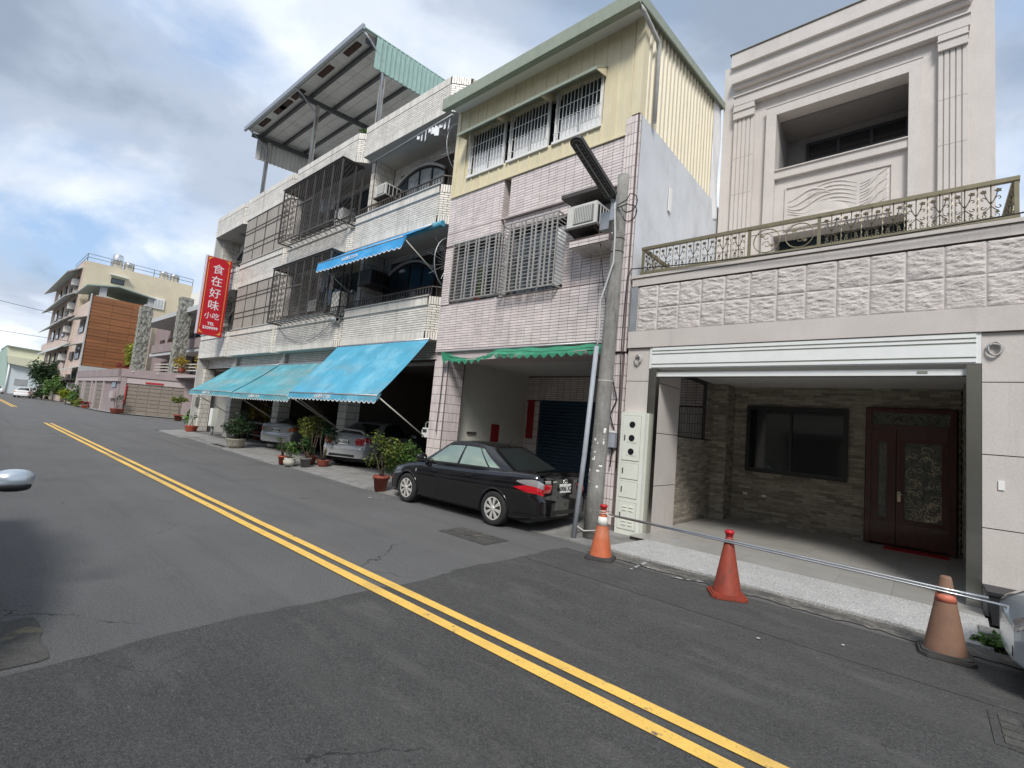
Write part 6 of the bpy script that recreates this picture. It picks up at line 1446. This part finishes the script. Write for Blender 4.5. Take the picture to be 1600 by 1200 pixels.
# ================================================================ FAR BUILDINGS
# garage block with narrow doors and one wide door
t = thing('garage_block', 'low mauve garage block with three narrow doors and one wide brown door', 'garage', (-62, 9.2, 0))
MB().box(-76.3, -54.3, 9.4, 13, 0, 3.9).build('wall', 'mauve_wall', t)
MB().box(-76.4, -54.2, 9.2, 9.4, 2.85, 3.25).build('door_lintel', 'mauve_light', t); MB().box(-76.4, -54.2, 9.15, 9.4, 3.25, 3.98).build('parapet', 'mauve_wall', t)
def garage_door(P, U, w, h, cols, rows, name='garage_door'):
    P = Vector(P); U = Vector(U).normalized(); Nn = Vector((U.y, -U.x, 0)); d = MB(); d.hexa([P, P+U*w, P+U*w-Nn*.1, P-Nn*.1, P+Z*h, P+U*w+Z*h, P+U*w-Nn*.1+Z*h, P-Nn*.1+Z*h]); d = d.build(name, 'garage_brown', t)
    pw, hh = w/cols, h/rows
    for i in range(cols):
        for j in range(rows):
            o = P+U*(pw*i+.03)+Z*(hh*j+.03)+Nn*.001; a = U*(pw-.06); c = Z*(hh-.06); m = MB(); m.hexa([o, o+a, o+a+c, o+c, o+Nn*.04+a*.03+c*.06, o+Nn*.04+a*.97+c*.06, o+Nn*.04+a*.97+c*.94, o+Nn*.04+a*.03+c*.94]); m.build('panel', 'garage_brown', d)
for a, c in ((-75.8, -72.5), (-70.9, -67.0), (-64.4, -60.7)):
    garage_door((a, 9.38, .02), X, c-a, 2.75, 4, 6)
    for xx in (a-.4, c): MB().box(xx, xx+.4, 9.22, 9.42, 0, 2.85).build('door_pier', 'mauve_light', t)
MB().box(-57.2, -55.6, 9.33, 9.40, 2.3, 2.75).build('vent_window', 'glass_film', t); MB().box(-57.0, -55.4, 9.2, 9.38, 1.3, 1.95).build('letter_panel', 'mauve_light', t)
A, Bp = Vector((-54.2, 9.45, 0)), Vector((-49.7, 13.4, 0)); U = (Bp-A).normalized(); Nn = Vector((U.y, -U.x, 0)); LN = (Bp-A).length
def slab(s0, s1, d0, d1, z0, z1, nm, mt):
    b = MB(); p = [A+U*s0+Nn*d1, A+U*s1+Nn*d1, A+U*s1+Nn*d0, A+U*s0+Nn*d0]; b.hexa([q+Z*z0 for q in p]+[q+Z*z1 for q in p]); b.build(nm, mt, t)
slab(0, .5, -.3, .05, 0, 3.3, 'pier', 'mauve_wall'); slab(LN-.3, LN+2.2, -.3, .05, 0, 3.3, 'pier', 'mauve_wall'); slab(.0, LN+2.2, -.3, .02, 2.75, 3.3, 'beam', 'mauve_light'); slab(0, LN+2.4, -.3, .12, 3.3, 4.0, 'parapet', 'mauve_wall')
slab(.5, .62, .03, .06, .9, 2.6, 'red_couplet', 'red_paper'); slab(2.2, 3.8, .03, .06, 2.82, 2.98, 'red_banner', 'red_paper')
slab(0, LN+2.2, -4, -.31, 3.4, 3.6, 'roof_slab', 'mauve_wall')
garage_door(A+U*.5+Nn*-.1, U, LN-.8, 2.75, 5, 8, 'wide_garage_door')
for s in (1.0, 3.2, 5.5): 
    o = A+U*s+Nn*.13+Z*3.75; MB().lathe([(.07, 0), (.07, .05), (.02, .08)], 8, o).build('lamp', 'white_paint', t)
o = A+U*(LN+.6)+Z*4.0; b = MB(); b.cyl(o, o+Z*.5, .05, n=6); b.lathe([(.05, .5), (.2, .75), (.16, 1.0), (.02, 1.15)], 8, o); b.build('gate_lantern', 'dark_iron', t)
struct(MB().poly([(-80, 8.55, .08), (-58, 8.55, .08), (-53.0, 9.0, .08), (-47.5, 13.6, .08), (-48.4, 14.4, .08), (-54.3, 9.5, .08), (-80, 9.4, .08)]).build('kerb_pavement', 'concrete'))
# house with stone clad columns
t = thing('stone_column_house', 'house with rough stone clad columns and planted balconies behind garages', 'house', (-54, 15, 0))
MB().box(-77, -34, 16.2, 24, 0, 11.9).build('wall', 'mauve_wall', t)
for (x0, y0, w_, z1) in ((-58.4, 10.7, .85, 10.4), (-53.8, 12.7, .90, 11.3)):
    b = MB(); b.grid(lambda s, q: (x0+w_*.5+(w_*.55+.06*noise.noise((s*30, q*24, x0)))*max(-1, min(1, 1.5*math.cos(6.2832*s+.78))), y0+w_*.5+(w_*.55+.06*noise.noise((s*30+5, q*24, x0)))*max(-1, min(1, 1.5*math.sin(6.2832*s+.78))), 3.4+(z1-3.4)*q), 40, 60, smooth=False); b.build('stone_column', 'stone_far', t)
    MB().box(x0+.1, x0+w_-.1, y0+.1, y0+w_-.1, z1-.05, z1+.03).build('column_top', 'stone_far', t)
for (x0, y0, z1) in ((-60.5, 15.2, 8.9), (-55.6, 15.4, 9.4)): MB().box(x0, x0+.7, y0, y0+.7, 3.6, z1).build('stone_column', 'stone_far', t)
for z, dz, mt, y0 in ((9.9, .45, 'grey_far', 13.2), (6.4, .35, 'grey_far', 14.4), (3.6, .2, 'mauve_light', 12.5)): MB().box(-70 if z > 5 else -62, -44.5, y0, 16.19, z, z+dz).build('balcony_slab', mt, t)
MB().box(-69, -45, 14.3, 14.4, 6.75, 7.7).build('balcony_panel', 'mauve_wall', t)
for k in range(3): MB().bar((-57, 12.3+.0, 4.35+.28*k), (-46, 13.8, 4.35+.28*k), .06, .09).build('bamboo_rail', 'pot_white', t)
for x0, z0 in ((-74, 7.2), (-70.5, 7.2), (-67, 7.2), (-63.5, 7.2), (-59.5, 7.2), (-57.0, 7.2), (-52.5, 7.2), (-50.0, 7.2), (-72, 4.4), (-66, 4.4), (-60, 4.4)): w_ = MB().box(x0, x0+1.8, 16.1, 16.19, z0, z0+1.7).build('window', 'frame_black', t); MB().box(x0+.08, x0+1.72, 16.08, 16.10, z0+.1, z0+1.6).build('pane', 'glass_film', w_)
MB().box(-56.9, -55.9, 15.6, 16.1, 8.9, 9.6).build('wall_fan_unit', 'ac_grille', t)
for (loc, lab, cr, lf, n, sz, sd) in (((-59.2, 11.0, 4.1), 'lime green leafy plant left of the stone columns', (1.2, .8, 1.6), 'leaf_lime', 420, .35, 91), ((-50.6, 12.9, 4.2), 'yellow croton on the garage roof right of the tall stone column', (.7, .7, .8), 'leaf_yellow', 260, .28, 92), ((-46.8, 13.4, 4.2), 'yellow croton on the garage roof nearest the white end house', (.7, .7, .9), 'leaf_yellow', 260, .28, 93), ((-50.5, 14.4, 7.6), 'hanging green plant on the upper balcony behind the stone column', (1.6, .8, 1.1), 'leaf_dark', 500, .3, 94), ((-60.4, 10.6, 4.0), 'red leaved plant on the garage roof by the wood panel wall', (.7, .6, .7), 'leaf_red', 180, .22, 95), ((-47, 14.2, 4.4), 'dark green pot plants behind the yellow crotons', (1.6, .8, .9), 'leaf_green', 380, .3, 96), ((-48.0, 18.5, 12.0), 'rooftop shrubs beside the red shop sign', (2.4, 1.2, 1.0), 'leaf_dark', 500, .35, 97)):
    t = thing('terrace_plant', lab, 'plant', loc, 'plants on the far terraces'); b = MB(); foliage(b, (loc[0], loc[1], loc[2]+cr[2]*.9), *cr, n, sz, sd, 8); b.build('crown', lf, t, tint=True)
    b = MB(); b.lathe([(.22, -.1), (.3, .3), (.28, .3)], 10, loc); b.tube([(loc[0], loc[1], loc[2]), (loc[0], loc[1], loc[2]+cr[2])], [.05, .02], 6); b.build('pot_and_stem', 'terracotta', t)
# wood panelled townhouse
t = thing('wood_panel_house', 'townhouse with brown wood plank side wall and pink front', 'house', (-84, 9.5, 0))
MB().box(-88.2, -78.45, 9.5, 16, 0, 13.0).build('wall', 'pink_far', t)
n = 21
for k in range(n):
    z0 = 4.8+(13.6-4.8)*k/n
    for (ya, yb) in ((9.5, 11.6), (11.61, 13.6), (13.61, 15.6)): MB().box(-78.44, -78.30+.03*(k % 2), ya, yb-.01, z0, z0+(13.6-4.8)/n-.03).build('plank', 'wood_panel', t)
MB().box(-78.5, -78.2, 9.38, 9.5, 0, 13.75).build('corner_trim', 'grey_far', t); MB().box(-78.46, -78.2, 9.5, 15.7, 3.6, 4.75).build('flashing', 'grey_far', t)
b = MB(); b.prism([(8.9, 14.7), (12, 15.3), (12, 15.45), (8.9, 14.85)], 'x', -88, -78.6); b.prism([(12, 15.3), (16, 14.7), (16, 14.85), (12, 15.45)], 'x', -88, -78.6); b.build('roof', 'roof_green', t)
for (xx, yy) in ((-79, 10.2), (-79, 15.2), (-87, 10.2)): MB().box(xx-.35, xx, yy, yy+.7, 13.0, 15.0).build('roof_post', 'grey_far', t)
MB().box(-88, -79.3, 12, 15.9, 13.0, 13.4).build('roof_deck', 'interior_dark', t)
for z in (11.0, 7.6, 4.6):
    b = MB(); b.prism([(8.3, z-.5), (9.5, z), (9.5, z+.08), (8.3, z-.42)], 'x', -84.5, -79.2); b.build('window_awning', 'awning_far', t)
    w_ = MB().box(-83.5, -80.3, 9.42, 9.51, z-2.0, z-.4).build('window', 'frame_black', t); MB().box(-83.3, -82.0, 9.40, 9.421, z-1.9, z-.5).build('pane', 'glass_film', w_); MB().box(-81.8, -80.5, 9.40, 9.421, z-1.9, z-.5).build('pane', 'glass_film', w_)
    if z < 9: MB().box(-87.5, -85, 9.3, 9.5, z-2.0, z-.9).build('balcony_rail', 'brown_iron', t)
MB().box(-84, -83, 9.2, 9.5, .5, 2.6).build('door', 'grey_far', t); MB().box(-86, -80, 8.6, 9.5, 2.9, 3.1).build('porch_roof', 'dark_iron', t)
# tall beige block
t = thing('apartment_block', 'tall beige apartment block with rooftop railing and steel water tanks', 'building', (-100, 12, 0))
MB().box(-117, -88.4, 9.5, 22.4, 0, 19.7).build('wall', 'beige_wall', t); MB().box(-117.05, -88.6, 9.3, 9.5, 0, 19.6).build('front_cladding', 'pink_far', t)
for z, d in ((18.6, 1.5), (15.2, 1.4), (11.9, 1.3), (8.0, 1.2)):
    b = MB(); b.prism([(9.3-d, z-1.0), (9.3, z), (9.3, z+.15), (9.3-d, z-.85)], 'x', -116, -88.6); b.build('eave_awning', 'awning_far', t)
    for x0 in (-93, -98, -104, -110):
        w_ = MB().box(x0, x0+2.6, 9.2, 9.31, z-2.6, z-.9).build('window', 'frame_black', t); MB().box(x0+.15, x0+2.45, 9.17, 9.2, z-2.5, z-1.0).build('pane', 'glass_film', w_)
    MB().box(-91.0, -90.0, 8.6, 9.3, z-2.4, z-1.5).build('air_conditioner', 'ac_body', t)
    MB().box(-91.2, -89.9, 8.5, 9.3, z-2.6, z-2.45).build('ac_bracket', 'dark_iron', t)
w_ = MB().box(-88.39, -88.3, 12.4, 13.9, 17.35, 18.1).build('window', 'frame_black', t); MB().box(-88.3, -88.28, 12.5, 13.8, 17.45, 18.0).build('pane', 'glass_film', w_)
b = MB(); b.prism([(12.2, 18.45), (14.3, 18.35), (14.3, 18.45), (12.2, 18.55)], 'x', -88.4, -87.7); b.build('window_hood', 'white_paint', t)
MB().box(-88.39, -88.2, 15.3, 19.0, 15.0, 16.6).build('lean_to', 'white_paint', t)
for k in range(9): MB().box(-88.2, -88.15, 15.5+k*.38, 15.75+k*.38, 15.2, 16.4).build('lean_to_bar', 'grey_far', t)
b = MB()
for z in (20.25, 20.75): b.cyl((-88.5, 9.6, z), (-88.5, 22.3, z), .035, n=6); b.cyl((-88.5, 9.6, z), (-100, 9.6, z), .035, n=6)
for k in range(6): b.cyl((-88.5, 9.6+2.54*k, 19.7), (-88.5, 9.6+2.54*k, 20.75), .04, n=6)
b.build('roof_railing', 'steel_dark', t)
MB().box(-88.38, -84, 22.3, 24.5, 13, 18.4).build('rear_wing', 'white_paint', t)
for (y, z) in ((13.2, 19.7), (14.6, 19.7), (19.0, 19.7), (20.4, 19.7)):
    tk = thing('water_tank', 'steel water tank %s on the beige apartment roof' % ('nearest the street' if y < 14 else 'second from the street' if y < 15 else 'third from the street' if y < 20 else 'farthest from the street'), 'water tank', (-91, y, z), 'rooftop water tanks')
    hh = 2.5 if y < 14 else 1.7
    b = MB(); b.lathe([(.62, .4), (.66, .45), (.62, .8), (.66, .85), (.62, 1.2), (.66, 1.25), (.62, hh-.2), (.35, hh), (.05, hh+.1)], 18, (-91, y, z)); b.build('vessel', 'tank_steel', tk)
    b = MB()
    for k in range(4): a = k*1.57+.78; b.cyl((-91+.5*math.cos(a), y+.5*math.sin(a), z), (-91+.5*math.cos(a), y+.5*math.sin(a), z+.42), .04, n=6)
    b.build('stand', 'galv', tk)
# pink house far behind and warehouse
t = thing('far_pink_house', 'small pink house with dark roof far behind the warehouse', 'house', (-150, 14, 0))
MB().box(-158, -135, 11.8, 22, 0, 11.5).build('wall', 'pink_far', t); MB().box(-158, -139, 13.4, 21, 11.5, 14.6).build('upper_wall', 'pink_far', t); MB().box(-159, -138.4, 12.9, 21.5, 14.6, 15.1).build('roof', 'steel_dark', t)
for k in range(5): w_ = MB().box(-138.99, -138.9, 14+k*1.4, 14.9+k*1.4, 12, 14).build('window', 'frame_black', t)
t = thing('warehouse', 'pale metal warehouse with green side and low gable at the street end', 'warehouse', (-135, 8, 0))
b = MB(); b.prism([(5.9, 0), (11.6, 0), (11.6, 6.3), (5.7, 7.0)], 'x', -150, -130); b.build('wall', 'warehouse_white', t)
b = MB(); b.prism([(5.45, 6.9), (11.8, 6.6), (11.6, 8.4), (5.25, 8.75)], 'x', -150, -130.2); b.build('gable_band', 'warehouse_cream', t)
b = MB(); b.prism([(5.7, 5.55), (11.8, 4.8), (11.8, 6.65), (5.5, 6.95)], 'x', -130.4, -129.2); b.build('canopy_band', 'warehouse_cream', t)
b = MB(); b.prism([(5.2, 8.72), (11.8, 8.35), (11.8, 8.5), (5.15, 8.9)], 'x', -150, -129.8); b.build('roof_edge', 'roof_green', t)
b = MB(); b.hexa([(-150, 5.0, 0), (-131, 5.85, 0), (-131, 5.95, 0), (-150, 5.2, 0), (-150, 4.2, 7.2), (-131, 5.2, 8.6), (-131, 5.5, 8.6), (-150, 4.4, 7.2)]); b.build('green_side', 'warehouse_green', t)
for k in range(6): MB().box(-129.99, -129.9, 6.9, 8.6, 1.7+k*.2, 1.84+k*.2).build('vent_slat', 'grey_far', t)
MB().cyl((-129.9, 5.95, 0), (-129.9, 5.95, 5.6), .1, n=6).build('downpipe', 'white_paint', t)
t = thing('far_green_shed', 'green metal shed at the far left horizon', 'shed', (-190, 4, 0)); MB().box(-210, -175, -6, 5.5, 0, 8.5).build('wall', 'warehouse_green', t); MB().box(-211, -174, -7, 6, 8.5, 9.2).build('roof', 'roof_green', t)
# ================================================================ HOUSES ACROSS THE STREET (behind the viewer, they shade and mirror)
for k, (x0, x1, h, wm, lab) in enumerate(((-46, -30, 10.5, 'white_tile_b', 'pale three storey house across the street, farthest left behind the viewer'), (-29.6, -13, 9.6, 'pink_plain', 'pinkish house across the street behind the viewer, second from left'), (-12.6, 3.0, 10.4, 'beige_wall', 'beige house straight across the street behind the viewer'), (3.4, 19, 10.0, 'grey_far', 'grey house across the street, farthest right behind the viewer'))):
    t = thing('opposite_house', lab, 'house', ((x0+x1)/2, -9.5, 0), 'houses across the street')
    MB().box(x0, x1, -17, -9.5, 0, h).build('wall', wm, t); MB().box(x0-.1, x1+.1, -17, -9.2, h, h+.3).build('roof', 'soffit', t)
    n = int((x1-x0)/4)
    for i in range(n):
        xa = x0+.6+(x1-x0)/n*i; d = MB().box(xa, xa+2.8, -9.49, -9.42, 0, 2.7).build('roller_shutter', 'garage_brown', t)
        for z in (4.4, 7.4): w_ = MB().box(xa+.3, xa+2.4, -9.49, -9.40, z, z+1.5).build('window', 'frame_black', t); MB().box(xa+.38, xa+2.32, -9.40, -9.39, z+.08, z+1.42).build('pane', 'glass_film', w_)
        MB().box(xa-.2, xa+3.2, -9.49, -8.6, 3.0, 3.15).build('canopy', 'soffit', t)
print('objects', len(bpy.data.objects), 'tris', sum(len(o.data.polygons) for o in bpy.data.objects if o.type == 'MESH'))
